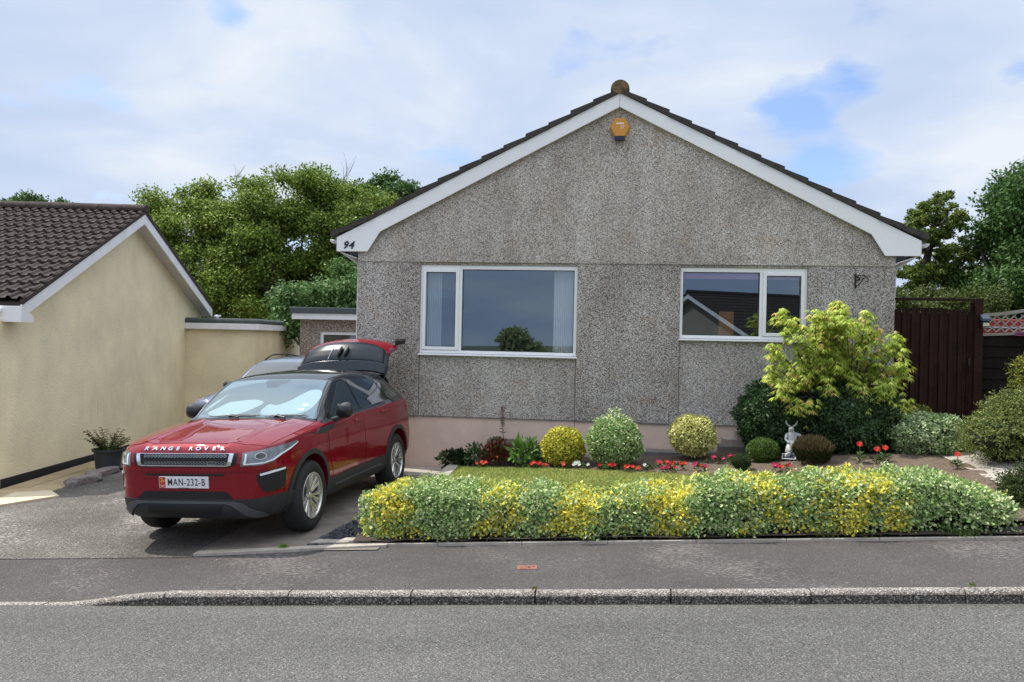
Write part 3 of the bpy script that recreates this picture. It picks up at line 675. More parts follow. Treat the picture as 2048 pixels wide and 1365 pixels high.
# ------------------------------------------------------------------ neighbour's paving, stones
e=MB(); u=-5.4; k=0
def zt(u): return -.40-.012*(u+4.5)
while u<3.5:
    du=random.uniform(.55,.9)
    for (v0,v1) in ((-.62,-.18),(-.17,.14)):
        j=random.uniform(-.02,.02)
        e.hexa([T(u+.006,v0+j,zt(u)-.06),T(u+du-.006,v0+j,zt(u+du)-.06),T(u+du-.006,v1,zt(u+du)-.06),T(u+.006,v1,zt(u)-.06),
                T(u+.006,v0+j,zt(u)),T(u+du-.006,v0+j,zt(u+du)),T(u+du-.006,v1,zt(u+du)),T(u+.006,v1,zt(u))])
    u+=du
e.v=[(x-9.25,y+3.13,z) for x,y,z in e.v]; o=e.build('flagstone_path',M['flag'],bevel=.006); o['kind']='structure'
e=MB()
for i in range(26):
    u=-5.3+.2*i
    e.hexa([T(u,-.60,zt(u)-.35),T(u+.185,-.60,zt(u)-.35),T(u+.185,-.2,zt(u)-.35),T(u,-.2,zt(u)-.35),T(u,-.59,zt(u)-.062),T(u+.185,-.585,zt(u)-.062),T(u+.185,-.2,zt(u)-.062),T(u,-.2,zt(u)-.062)])
e.v=[(x-9.25+random.uniform(-.01,.01),y+3.13,z) for x,y,z in e.v]; o=e.build('path_riser',M['stone'],bevel=.015); o['kind']='structure'
e=MB(); e.prism([(-9.2,-3.2),(-7.9,-3.0),(-7.35,-2.0),(-7.75,-1.6),(-9.3,-2.0)],lambda a,b,t:(a,b,t+.05*(a+8)),-.5,-.385); o=e.build('lower_paving',M['flagl'],bevel=.005); o['kind']='structure'
def rock(name,label,c,s,rz):
    bm=bmesh.new(); bmesh.ops.create_icosphere(bm,subdivisions=3,radius=1)
    ph=random.uniform(0,9)
    for v in bm.verts:
        p=v.co; d=1+.16*math.sin(3*p.x+ph)*math.cos(2.7*p.y+ph)+.08*math.sin(7*p.z+5*p.x+ph)
        v.co=Vector((max(-.8,min(.8,p.x*d)),max(-.75,min(.75,p.y*d)),max(-.7,min(.72,p.z*d))))
    me=bpy.data.meshes.new(name); bm.to_mesh(me); bm.free(); me.materials.append(M['stone'])
    o=bpy.data.objects.new(name,me); link(o); o.location=c; o.scale=s; o.rotation_euler=(0,0,rz); shade(me,35); return o
for k,(c,s,rz,lb) in enumerate([((-7.78,-.82,-.36),(.34,.17,.09),1.3,'pale rounded boundary stone nearest the pavement end of the row'),
    ((-7.95,-.1,-.36),(.42,.15,.07),1.6,'long grey boundary stone in the middle of the row beside the drive'),
    ((-8.1,.75,-.36),(.45,.15,.06),1.65,'grey boundary stone furthest back in the row by the red car'),
    ((-7.72,-1.2,-.40),(.10,.10,.12),.4,'small dark upright stone at the front end of the boundary row')]):
    tag(rock('boundary_stone','',c,s,rz),lb,'stone','stones edging the neighbouring drive')
# ------------------------------------------------------------------ gate, post, fence, trellis
Gt=empty('garden_gate',(4.4,.12,0),(0,0,0),'tall dark brown gate of vertical boards beside the house','gate')
bd=MB()
nb=17
for i in range(nb):
    a=3.86+1.067*i/nb; b=a+1.067/nb-.007; m_=(a+b)/2; t=(m_-3.86)/1.06
    top=2.395+.035*math.sin(math.pi*t)-.02*t+random.uniform(-.006,.006)
    yy=.12+(.02 if i%2 else 0)
    bd.box((a-4.4,yy-.12,.62),(b-4.4,yy-.098,top))
bd.box((-.54,.025,.62),(.52,.043,2.34)); bd.build('boards',M['fence'],Gt,bevel=.003)
MB().box((3.86-4.4,.045,.62),(3.86-4.33,.09,2.3)).box((-.54,.045,2.1),(.52,.09,2.2)).box((-.54,.045,.8),(.52,.09,.9)).build('frame',M['fence'],Gt)
MB().box((.47,-.035,1.62),(.50,-.008,1.72)).tube([(.485,-.03,1.72),(.47,-.05,1.64),(.485,-.03,1.57)],.006,n=6).build('latch',M['iron'],Gt)
GP=empty('gate_post',(4.985,.1,0),(0,0,0),'dark square gate post carrying the small solar lamp','post')
MB().box((-.055,-.055,.5),(.055,.055,2.56)).build('post',M['fence'],GP,bevel=.006); MB().box((-.10,.0,.5),(-.0551,.03,2.5)).build('stop',M['fence'],GP)
MB().box((-1.14,-.03,2.52),(-.056,.02,2.555)).build('top_rail',M['fence'],GP,bevel=.004)
SL=empty('solar_lamp',(5.04,.03,2.24),(0,0,0),'small black solar wall lamp with a pale lens on the gate post','lamp')
MB().hexa([(-.055,-.10,-.0),(.055,-.10,-.0),(.055,0,.0),(-.055,0,.0),(-.055,-.09,.035),(.055,-.09,.035),(.055,0,.10),(-.055,0,.10)]).build('cell_cover',M['solar'],SL,bevel=.004)
MB().box((-.05,-.07,-.085),(.05,0,0)).build('housing',M['black'],SL,bevel=.006)
MB().hexa([(-.042,-.074,-.07),(.042,-.074,-.07),(.042,-.07,-.07),(-.042,-.07,-.07),(-.035,-.09,-.025),(.035,-.09,-.025),(.035,-.07,-.02),(-.035,-.07,-.02)]).build('lens',simple('pale_lens',(.75,.72,.5),.3,var=.02),SL)
Fe=empty('fence_panel',(6.0,.25,0),(0,0,0),'dark horizontal board fence panel right of the gate','fence')
mb=MB()
for i in range(11):
    z=.35+.155*i; mb.hexa([(-.93,0,z),(1.3,0,z),(1.3,.03,z),(-.93,.03,z),(-.93,.018,z+.165),(1.3,.018,z+.165),(1.3,.03,z+.165),(-.93,.03,z+.165)])
mb.box((-.93,-.01,.3),(-.88,.05,2.08)); mb.box((1.25,-.01,.3),(1.3,.05,2.08)); mb.build('boards',M['fence2'],Fe)
mb=MB(); vs=[]; 
def tb(x): return 2.04+.02+.12*((x+.93)/2.2)
def tt(x): t=(x+.93)/1.1; return 2.36+.33*min(1.6,t)**1.8*.62
for i in range(16):
    a=-.93+2.2*i/16; b=a+2.2/16
    mb.hexa([(a,-.012,tt(a)-.045),(b,-.012,tt(b)-.045),(b,.03,tt(b)-.045),(a,.03,tt(a)-.045),(a,-.012,tt(a)),(b,-.012,tt(b)),(b,.03,tt(b)),(a,.03,tt(a))])
    mb.hexa([(a,-.01,tb(a)-.025),(b,-.01,tb(b)-.025),(b,.028,tb(b)-.025),(a,.028,tb(a)-.025),(a,-.01,tb(a)+.012),(b,-.01,tb(b)+.012),(b,.028,tb(b)+.012),(a,.028,tb(a)+.012)])
for s in (-1,1):
    for i in range(-12,26):
        c=-.93+.115*i; seg=[]
        for k in range(25):
            z=2.0+.05*k; x_=c+s*(z-2.1)
            if -.92<x_<1.25 and tb(x_)<z<tt(x_)-.02: seg.append((x_,z))
        if len(seg)>1:
            (xa,za),(xb,zb)=seg[0],seg[-1]; yy=-.006 if s>0 else .006
            mb.hexa([(xa-.012,yy,za),(xa+.012,yy,za),(xa+.012,yy+.009,za),(xa-.012,yy+.009,za),(xb-.012,yy,zb),(xb+.012,yy,zb),(xb+.012,yy+.009,zb),(xb-.012,yy+.009,zb)])
mb.build('trellis_top',M['trellis'],Fe)
for i_ in (1,2):
    f2=Fe.copy(); COL.objects.link(f2); f2.location.x+=2.24*i_; f2.location.z+=.14*i_; f2['label']=('next dark fence panel with trellis further right','last dark fence panel with trellis beyond the playhouse')[i_-1]; f2['group']='fence panels with trellis'
    for ch_ in list(Fe.children): c_=ch_.copy(); COL.objects.link(c_); c_.parent=f2
Fe['group']='fence panels with trellis'
RC=empty('red_playhouse',(6.9,1.6,0),(0,0,.1),'red panelled playhouse half hidden behind the trellis','playhouse')
MB().box((-1.3,0,.3),(.9,1.0,2.32)).build('wall',M['redcloth'],RC,bevel=.02)
MB().box((-1.32,-.02,2.18),(.92,-.001,2.205)).box((-.3,-.02,2.22),(-.2,-.001,2.32)).build('white_trim',M['alu'],RC)
tag(MB().box((5.52,.14,2.06),(5.95,.2,2.105)).box((5.52,.13,2.045),(5.95,.21,2.06)).build('cushion',M['purple'],bevel=.03),'dark purple cushion lying on the fence panel below the trellis','cushion')
# ------------------------------------------------------------------ cars
def carpaint(name,col,met=.35):
    m,nt,b=newmat(name); b.inputs['Base Color'].default_value=c4(col); b.inputs['Metallic'].default_value=met
    b.inputs['Roughness'].default_value=.45; b.inputs['Specular IOR Level'].default_value=.03; b.inputs['Coat Weight'].default_value=1; b.inputs['Coat Roughness'].default_value=.02; b.inputs['Coat IOR'].default_value=1.5
    tc=N(nt,'ShaderNodeTexCoord'); n=N(nt,'ShaderNodeTexNoise',Scale=900,Detail=2); L(nt,tc.outputs['Object'],n.inputs['Vector'])
    bp=N(nt,'ShaderNodeBump',Strength=.06,Distance=.001); L(nt,n.outputs['Fac'],bp.inputs['Height']); L(nt,bp.outputs[0],b.inputs['Normal'])
    return m
M['red']=carpaint('red_paint',(.20,.001,.009),.12); M['roofblack']=carpaint('black_paint',(.018,.019,.022),.2); M['silver']=carpaint('blue_silver_paint',(.13,.15,.22),.5)
M['plastic']=simple('dark_cladding',(.022,.023,.025),.55,var=.1,scale=20)
M['skid']=simple('grey_skid',(.10,.105,.115),.4,metal=.4,var=.05)
M['voidm']=simple('grille_void',(.004,.004,.005),.6,var=0)
M['mesh']=simple('grille_mesh',(.30,.31,.33),.3,metal=.8,var=.1)
M['chrome']=simple('chrome',(.75,.77,.8),.12,metal=1,var=0)
M['alloy']=simple('alloy',(.55,.54,.52),.25,metal=.9,var=.04)
M['tyre']=simple('tyre',(.014,.014,.014),.8,var=.15,scale=30)
M['disc']=simple('brake_disc',(.12,.11,.1),.4,metal=.8,var=.1)
M['lamp']=simple('lamp_glass',(.16,.18,.20),.05,metal=.3,coat=1,var=.3,scale=14)
M['drl']=simple('lamp_white',(.8,.82,.84),.2,var=.03,coat=1)
M['darkglass']=simple('tinted_glass',(.012,.017,.017),.03,coat=1,var=.1,scale=2,spec=.8)
M['tgglass']=simple('tailgate_glass',(.012,.018,.026),.22,var=.1,scale=2,spec=.25)
M['shade']=simple('sunshade',(.85,.92,.88),.6,var=.05,scale=6)
M['screen']=glass('windscreen_glass',(.8,.92,1),.20,(.88,.96,.95))
M['platew']=simple('plate_white',(.72,.72,.74),.4,var=.02)
M['plater']=simple('plate_red',(.55,.03,.02),.4,var=0)
M['gold']=simple('plate_gold',(.7,.5,.08),.4,var=0)
M['grey']=simple('interior_grey',(.22,.27,.29),.7,var=.15,scale=3)
M['sticker']=simple('sticker',(.35,.6,.7),.5,var=.25,scale=60)
def itp(tab,y):
    ks=[a for a,_ in tab]
    if y<=ks[0]: return tab[0][1]
    for (a,va),(b,vb) in zip(tab[:-1],tab[1:]):
        if y<=b: 
            t=(y-a)/(b-a); return va+(vb-va)*t
    return tab[-1][1]
YS=[-2.20,-2.175,-2.12,-2.0,-1.85,-1.6,-1.33,-1.05,-.88,-.74,-.5,-.25,-.02,.2,.55,.9,1.33,1.6,1.8,1.92,2.0,2.1,2.16,2.18]
ZB=[(-2.2,.34),(-2.12,.27),(-1.9,.24),(-1,.22),(1,.23),(1.8,.30),(2.18,.42)]
XW=[(-2.2,.58),(-2.175,.655),(-2.12,.725),(-2.0,.80),(-1.85,.86),(-1.6,.905),(-1.33,.92),(-.9,.91),(0,.91),(.8,.92),(1.33,.94),(1.7,.92),(1.95,.90),(2.08,.84),(2.16,.74),(2.18,.66)]
ZSH=[(-2.2,.86),(-2.12,.92),(-2.0,.955),(-1.85,.975),(-1.33,1.03),(-.8,1.07),(0,1.10),(.9,1.14),(1.6,1.175),(1.95,1.16),(2.1,1.10),(2.18,1.0)]
ZT=[(-2.2,.90),(-2.175,.955),(-2.12,.995),(-2.0,1.02),(-1.6,1.07),(-1.33,1.095),(-1.05,1.12),(-.88,1.135),(-.74,1.215),(-.5,1.385),(-.25,1.53),(-.02,1.59),(.2,1.612),(.55,1.628),(.9,1.625),(1.33,1.60),(1.6,1.565),(1.8,1.52),(1.92,1.43),(2.0,1.32),(2.1,1.18),(2.16,1.10),(2.18,1.02)]
AX=[(-.88,.79),(-.74,.765),(-.5,.715),(-.25,.665),(-.02,.64),(.2,.635),(.9,.63),(1.6,.605),(1.8,.595),(1.92,.62),(2.0,.66),(2.1,.72),(2.18,.6)]
AZ=[(-.88,1.10),(-.74,1.175),(-.5,1.34),(-.25,1.475),(-.02,1.535),(.2,1.555),(.55,1.56),(.9,1.55),(1.33,1.52),(1.6,1.48),(1.8,1.43),(1.92,1.34),(2.0,1.25),(2.1,1.14),(2.18,1.01)]
def section(y):
    xw=itp(XW,y); zb=itp(ZB,y); zs=itp(ZSH,y); zt=itp(ZT,y)
    p=[(0,zb),(.55*xw,zb),(.84*xw,zb+.005),(.955*xw,zb+.08),(.985*xw,.46),(xw,.64),(.995*xw,.82),(.97*xw,zs-.035),(.935*xw,zs)]
    if y<=-.88:
        p+=[(.85*xw,zs+(zt-zs)*.45),(.72*xw,zs+(zt-zs)*.80),(.60*xw,zt+.002),(.53*xw,zt-.012),(.28*xw,zt-.004),(0,zt)]
    else:
        ax=itp(AX,y); az=itp(AZ,y); gx=.895*xw; gz=zs+.02
        if az<gz+.05: gz=min(gz,az-.03)
        p+=[(gx,gz),((gx*.5+ax*.5)+.015,(gz+az)/2),(ax,az),(ax*.93,az+(zt-az)*.42),(ax*.5,az+(zt-az)*.88),(0,zt)]
    return p
def body_mesh(sc=(1,1,1)):
    secs=[]
    for y in YS: secs.append([(x*sc[0],y*sc[1],z*sc[2]) for x,z in section(y)])
    # rounded end caps
    def cap(sec,dy,f,zc):
        return [(x*f,y+dy,zc+(z-zc)*f) for x,y,z in sec]
    secs=[cap(secs[0],-.008,.9,.62)]+secs+[cap(secs[-1],.008,.9,.7)]
    n=len(secs[0]); mb=MB(); vs=[]
    full=[]
    for s in secs:
        ring=s+[(-x,y,z) for x,y,z in s[-2:0:-1]]; full.append(ring)
    m=len(full[0])
    for r_ in full: vs+=r_
    fs=[(i*m+k,i*m+(k+1)%m,(i+1)*m+(k+1)%m,(i+1)*m+k) for i in range(len(full)-1) for k in range(m)]
    # caps as strips joining left and right
    for base in (0,(len(full)-1)*m):
        for k in range(0,n-1):
            a=base+k; b=base+k+1; c=base+(m-k-1)%m; d=base+(m-k)%m
            q=[a,b,c,d]; q2=[]
            for i_ in q:
                if i_ not in q2: q2.append(i_)
            if len(q2)>2: fs.append(tuple(q2) if base else tuple(reversed(q2)))
    me=bpy.data.meshes.new('body'); me.from_pydata(vs,[],fs)
    bm=bmesh.new(); bm.from_mesh(me); bmesh.ops.recalc_face_normals(bm,faces=bm.faces)
    cl=bm.edges.layers.float.get('crease_edge') or bm.edges.layers.float.new('crease_edge')
    for e in bm.edges:
        a,b=e.verts[0].index,e.verts[1].index; ka,kb=a%m,b%m
        ia,ib=a//m,b//m
        kk=min(ka,m-ka)
        if ka==kb and kk in (8,) and ia>0: e[cl]=.45
        if ka==kb and kk in (11,12) and YS[min(len(YS)-1,max(0,ia-1))]<-1.0 and ia>2: e[cl]=.5
        if ka==kb and kk==11 and YS[min(len(YS)-1,max(0,ia-1))]>=-.8: e[cl]=.55
        if ia==ib and ia in (3,) and min(kk,min(kb,m-kb))>=9: e[cl]=.5
        if ia==ib and ia>0 and ia<=len(YS) and abs(YS[ia-1]+.88)<.01 and min(kk,min(kb,m-kb))>=9: e[cl]=.7
    bm.to_mesh(me); bm.free(); return me
def subdiv(me,lv):
    o=bpy.data.objects.new('t',me); COL.objects.link(o); s_=o.modifiers.new('s','SUBSURF'); s_.levels=lv; s_.render_levels=lv
    dg=bpy.context.evaluated_depsgraph_get(); dg.update(); me2=bpy.data.meshes.new_from_object(o.evaluated_get(dg)); bpy.data.objects.remove(o); return me2
def boolean(me,cutter,op='DIFFERENCE'):
    o=bpy.data.objects.new('t',me); COL.objects.link(o); c=bpy.data.objects.new('c',cutter); COL.objects.link(c)
    b=o.modifiers.new('b','BOOLEAN'); b.operation=op; b.object=c; b.solver='EXACT'
    dg=bpy.context.evaluated_depsgraph_get(); dg.update(); me2=bpy.data.meshes.new_from_object(o.evaluated_get(dg)); bpy.data.objects.remove(o); bpy.data.objects.remove(c); return me2
class Skin:
    def __init__(s,me):
        s.bvh=BVHTree.FromPolygons([v.co.copy() for v in me.vertices],[tuple(p.vertices) for p in me.polygons])
        s.nr=[p.normal.copy() for p in me.polygons]
    def hit(s,mode,a,b,sd=1):
        if mode=='front': o,d=Vector((a,-4,b)),Vector((0,1,0))
        elif mode=='rad': # a = angle in degrees to the car's side, b = height
            d0=Vector((math.sin(R(a)),-math.cos(R(a)),0)); o=Vector((0,-1.2,b))+d0*3; d=-d0
        elif mode=='side': o,d=Vector((3*sd,a,b)),Vector((-sd,0,0))
        elif mode=='top': o,d=Vector((a,b,4)),Vector((0,0,-1))
        elif mode=='screen':  # perpendicular to the windscreen
            b=b*.80; dn=Vector((0,.54,-.842)); o=Vector((a,0,0))+Vector((0,-.842,-.54))*(-b)+Vector((0,-.545,1.335))-dn*2; d=dn
        h=s.bvh.ray_cast(o,d,8)
        if h[0] is None:
            h=s.bvh.find_nearest(o+d*1.5); return h[0],h[1]
        n=h[1]
        if n.dot(d)>0: n=-n
        return h[0],n
def cat(pts,k=4):  # closed smooth curve
    out=[];n=len(pts)
    for i in range(n):
        p0,p1,p2,p3=[pts[(i+j-1)%n] for j in range(4)]
        for q in range(k):
            t=q/k
            out.append(tuple(.5*((2*p1[c])+(-p0[c]+p2[c])*t+(2*p0[c]-5*p1[c]+4*p2[c]-p3[c])*t*t+(-p0[c]+3*p1[c]-3*p2[c]+p3[c])*t**3) for c in range(2)))
    return out
def poly_cut(polys,step):
    """polys: list of 2-D faces (vs,fs). cut along a lattice so that it can follow a curved body"""
    vs,fs=polys; bm=bmesh.new(); bv=[bm.verts.new((x,y,0)) for x,y in vs]
    for f in fs:
        try: bm.faces.new([bv[i] for i in f])
        except ValueError: pass
    xs=[v[0] for v in vs]; ys=[v[1] for v in vs]
    for ax,lo,hi,stp in ((0,min(xs),max(xs),step[0]),(1,min(ys),max(ys),step[1])):
        k=math.floor(lo/stp)+1
        while k*stp<hi:
            co=[0,0,0]; no=[0,0,0]; co[ax]=k*stp; no[ax]=1
            bmesh.ops.bisect_plane(bm,geom=bm.verts[:]+bm.edges[:]+bm.faces[:],plane_co=co,plane_no=no); k+=1
    return bm
def patch(skin,name,poly,mode,off,mat,parent,step=(.04,.04),thick=.006,sd=1,fs=None,smooth=True,mirror=False,inner=None):
    if mode=='rad' and step[0]<1: step=(2.0,step[1])
    if inner is not None:   # ring between two outlines with equal counts
        n=len(poly); vs=list(poly)+list(inner); fs=[(i,(i+1)%n,n+(i+1)%n,n+i) for i in range(n)]
    else:
        vs=list(poly); fs=fs or [tuple(range(len(poly)))]
    bm=poly_cut((vs,fs),step)
    for v in bm.verts:
        a,b=v.co.x,v.co.y
        p,n=skin.hit(mode,a,b,sd); v.co=p+n*off
    bmesh.ops.remove_doubles(bm,verts=bm.verts,dist=.0004)
    bmesh.ops.recalc_face_normals(bm,faces=bm.faces)
    # orient outward
    bm.faces.ensure_lookup_table()
    if bm.faces:
        s_=sum((f.normal.dot(f.calc_center_median()-Vector((0,0,.8)))*f.calc_area()) for f in bm.faces)
        if s_<0: bmesh.ops.reverse_faces(bm,faces=bm.faces)
    if thick:
        be=[e for e in bm.edges if len(e.link_faces)==1]
        r_=bmesh.ops.extrude_edge_only(bm,edges=be)
        for v in [g_ for g_ in r_['geom'] if isinstance(g_,bmesh.types.BMVert)]:
            h=skin.bvh.find_nearest(v.co)
            if h[0] is not None: 
                n=h[1]; 
                v.co=v.co-n*(off+.004) if (v.co-h[0]).dot(n)>0 else v.co
    me=bpy.data.meshes.new(name); bm.to_mesh(me); bm.free()
    if mirror:
        for v in me.vertices: v.co.x*=-1
        me.flip_normals()
    me.materials.append(mat); o=bpy.data.objects.new(name,me); link(o,parent)
    if smooth: shade(me,45)
    return o
def wheel_parts(parent,x,y,side,r=.365,w=.225,steer=0,rim_r=.238,spokes=7):
    W=empty('wheel',(x,y,r)); W.parent=parent; W.rotation_euler=(0,0,steer)
    # tyre
    prof=[]
    for a in range(0,181,20): pass
    tw=w/2
    prof=[(rim_r,-tw+.02),(rim_r+.02,-tw+.004),(rim_r+.06,-tw-.004),(r-.035,-tw+.004),(r-.012,-tw+.022),(r-.001,-tw+.05),(r,0),(r-.001,tw-.05),(r-.012,tw-.022),(r-.035,tw-.004),(rim_r+.06,tw+.004),(rim_r+.02,tw-.004),(rim_r,tw-.02)]
    MB().lathe(prof,n=56,axis='x').build('tyre',M['tyre'],W,smooth=True,autos=60)
    mb=MB(); s=side
    # rim lip + barrel
    mb.lathe([(rim_r+.004,s*(tw-.012)),(rim_r+.002,s*(tw-.002)),(rim_r-.012,s*(tw-.004)),(rim_r-.018,s*(tw-.02)),(rim_r-.024,s*(tw-.06)),(rim_r-.03,-s*tw*.8)],n=56,axis='x')
    # hub
    mb.lathe([(.0,s*(tw-.030)),(.028,s*(tw-.030)),(.034,s*(tw-.036)),(.060,s*(tw-.042)),(.072,s*(tw-.07))],n=28,axis='x')
    for i in range(spokes):
        for dlt in (-.15,.15):
            a=2*math.pi*i/spokes+math.pi/2; 
            a0=a+dlt*.55; a1=a+dlt*1.25
            def P3(rad,ang,wd,xx): 
                c,s2=math.cos(ang),math.sin(ang); return (xx, rad*c-wd*s2, rad*s2+wd*c)
            r0,r1=.05,rim_r-.012
            x0,x1=s*(tw-.040),s*(tw-.016)
            w0,w1=.019,.031
            pts=[P3(r0,a0,-w0,x0-s*.03),P3(r0,a0,w0,x0-s*.03),P3(r1,a1,w1,x1-s*.035),P3(r1,a1,-w1,x1-s*.035),
                 P3(r0,a0,-w0*.5,x0),P3(r0,a0,w0*.5,x0),P3(r1,a1,w1*.6,x1),P3(r1,a1,-w1*.6,x1)]
            mb.hexa(pts)
    mb.build('rim',M['alloy'],W,bevel=.003)
    MB().lathe([(0,s*.01),(.165,s*.01),(.165,-s*.015),(0,-s*.015)],n=32,axis='x').build('brake_disc',M['disc'],W)
    MB().lathe([(0,-s*.04),(rim_r-.01,-s*.04)],n=32,axis='x').build('wheel_well',M['voidm'],W)
    return W
def make_car(root,sc,paint,roofm,detail=True):
    cage=body_mesh(sc); dense=subdiv(cage,3 if detail else 2); skin=Skin(dense)
    # wheel arches
    cut=MB(); yf,yr=-1.33*sc[1],1.33*sc[1]
    for yy in (yf,yr):
        for s in (-1,1):
            n=40; vs=[]
            for xx in (s*.55,s*1.15):
                for k in range(n): a=2*math.pi*k/n; vs.append((xx,yy+.412*math.cos(a),.385+.412*math.sin(a)))
            cut.add(vs,[(k,(k+1)%n,n+(k+1)%n,n+k) for k in range(n)]+[tuple(range(n)),tuple(range(n,2*n))])
    cme=bpy.data.meshes.new('c'); cme.from_pydata(cut.v,[],cut.f)
    bm=bmesh.new(); bm.from_mesh(cme); bmesh.ops.recalc_face_normals(bm,faces=bm.faces); bm.to_mesh(cme); bm.free()
    body=boolean(dense,cme)
    # split the cabin from the lower body along the belt line
    bm=bmesh.new(); bm.from_mesh(body)
    z0,k=1.098*sc[2],.040
    bmesh.ops.bisect_plane(bm,geom=bm.verts[:]+bm.edges[:]+bm.faces[:],plane_co=(0,0,z0),plane_no=Vector((0,-k,1)).normalized())
    bmesh.ops.bisect_plane(bm,geom=bm.verts[:]+bm.edges[:]+bm.faces[:],plane_co=(0,-.885*sc[1],0),plane_no=(0,1,0))
    sel=[]
    for f in bm.faces:
        c=f.calc_center_median()
        if c.z>z0+k*c.y and c.y>-.885*sc[1]: sel.append(f)
    selset=set(sel)
    me2=bpy.data.meshes.new('cabin'); bm2=bm.copy(); bm2.faces.ensure_lookup_table(); bm.faces.ensure_lookup_table()
    idx=[f.index for f in bm.faces]
    bm.faces.index_update(); keep=[f.index in {q.index for q in sel} for f in bm.faces]
    bm2.faces.ensure_lookup_table()
    bmesh.ops.delete(bm2,geom=[f for f,kq in zip(bm2.faces[:],keep) if not kq],context='FACES')
    bmesh.ops.delete(bm,geom=[f for f,kq in zip(bm.faces[:],keep) if kq],context='FACES')
    for f in bm.faces:
        c=f.calc_center_median()
        f.material_index=0
        for yy in (yf,yr):
            rr_=math.hypot(c.y-yy,c.z-.385)
            if rr_<.4125 and abs(f.normal.x)<.5 and abs(c.x)>.54: f.material_index=1
            if rr_<.42 and abs(abs(c.x)-.55)<.02: f.material_index=1
        if c.z<.30 and f.normal.z<-.5: f.material_index=1
    mb_=bpy.data.meshes.new('body'); bm.to_mesh(mb_); bm.free(); bm2.to_mesh(me2); bm2.free()
    mb_.materials.clear(); mb_.materials.append(paint); mb_.materials.append(M['voidm']); me2.materials.clear(); me2.materials.append(roofm)
    shade(mb_,38); shade(me2,38)
    b=bpy.data.objects.new('body',mb_); link(b,root); r_=bpy.data.objects.new('roof',me2); link(r_,root)
    for yy in (yf,yr):
        for s in (-1,1): wheel_parts(root,s*.805*sc[0],yy,s)
    return skin,b,r_
# ---- the red car
red=empty('parked_car',(-3.905,-2.60,-.21),(0,R(-2.5),R(-4.2)),'red compact SUV with a black roof parked on the drive, its tailgate raised','car','cars on the drive')
sk,rbody,rroof=make_car(red,(1,1,1),M['red'],M['roofblack'])
S=(1,-1)
def mirpoly(p): return [(-a,b) for a,b in p]
def sym(name,poly,mode,off,mat,parent=red,**k):
    out=[]
    for s in S:
        q=poly if (s==1 or mode=='side') else mirpoly(poly)
        inner=k.get('inner'); kk=dict(k)
        if inner is not None and s==-1 and mode!='side': kk['inner']=mirpoly(inner)
        out.append(patch(sk,name,q,mode,off,mat,parent,sd=s,**kk))
    return out
# doors
BEL=lambda y:1.098+.040*y
sym('door',[(-.76,.50),(-.86,.72),(-.86,BEL(-.86)-.012),(.20,BEL(.2)-.012),(.20,.505)],'side',.0035,M['red'],thick=.004,step=(.06,.05))
sym('door',[(.212,.505),(.212,BEL(.212)-.012),(1.12,BEL(1.1)-.012),(1.08,.98),(.93,.80),(.88,.52)],'side',.0035,M['red'],thick=.004,step=(.06,.05))
for (a,b) in ((.02,1.03),(.88,1.065)):
    for s in S:
        p,n=sk.hit('side',a,b,s); hd=MB()
        hd.tube([(p.x+s*.004,p.y-.085,p.z),(p.x+s*.028,p.y-.06,p.z+.002),(p.x+s*.032,p.y,p.z+.004),(p.x+s*.028,p.y+.06,p.z+.004),(p.x+s*.004,p.y+.085,p.z+.004)],[.010,.013,.014,.013,.010],n=8)
        hd.build('door_handle',M['red'],red,smooth=True)
# side windows
sym('side_window',[(-.66,BEL(-.66)+.03),(.22,BEL(.22)+.035),(.13,1.50),(-.05,1.485)],'side',.004,M['darkglass'],thick=.003,step=(.06,.04))
sym('side_window',[(.28,BEL(.28)+.035),(1.20,BEL(1.2)+.045),(1.03,1.475),(.20,1.505)],'side',.004,M['darkglass'],thick=.003,step=(.06,.04))
sym('side_window',[(1.26,BEL(1.2)+.05),(1.72,BEL(1.7)+.055),(1.47,1.43),(1.10,1.47)],'side',.004,M['darkglass'],thick=.003,step=(.05,.04))
# windscreen: shade lying behind the glass, then the glass
def scr(p): return p
base=patch(sk,'windscreen_surround',[(-.72,-.50),(-.755,-.515),(.755,-.515),(.72,-.50),(.60,.47),(-.60,.47)],'screen',.003,M['grey'],red,thick=.003)
patch(sk,'sunshade',cat([(-.60,-.36),(-.45,-.44),(-.2,-.40),(.02,-.16),(-.10,-.07),(-.34,-.10),(-.42,-.12),(-.50,-.22)],4),'screen',.0055,M['shade'],red,thick=.002)
patch(sk,'sunshade',cat([(.05,-.34),(.12,-.43),(.36,-.42),(.58,-.34),(.66,-.10),(.64,.15),(.52,.18),(.40,.02),(.34,-.08),(.20,-.20),(.10,-.18)],4),'screen',.0055,M['shade'],red,thick=.002)
patch(sk,'sunshade',cat([(-.66,-.30),(-.64,-.18),(-.50,.10),(-.53,.0),(-.60,-.2)],3),'screen',.0055,M['shade'],red,thick=.002)
patch(sk,'sensor_housing',[(-.13,.46),(-.13,.34),(-.09,.32),(-.07,.22),(.07,.22),(.09,.32),(.15,.36),(.17,.46)],'screen',.006,M['black'],red,thick=.003)
ws=patch(sk,'windscreen',[(-.735,-.50),(.735,-.50),(.61,.465),(-.61,.465)],'screen',.010,M['screen'],red,thick=.006)
for (a,b) in ((.52,-.30),(.545,-.20)): patch(sk,'sticker',[(a-.035,b-.03),(a+.035,b-.03),(a+.035,b+.03),(a-.035,b+.03)],'screen',.0125,M['sticker'],red,thick=.001)
patch(sk,'cowl',[(-.76,-.60),(.76,-.60),(.76,-.512),(-.76,-.512)],'screen',.006,M['black'],red,thick=.004)
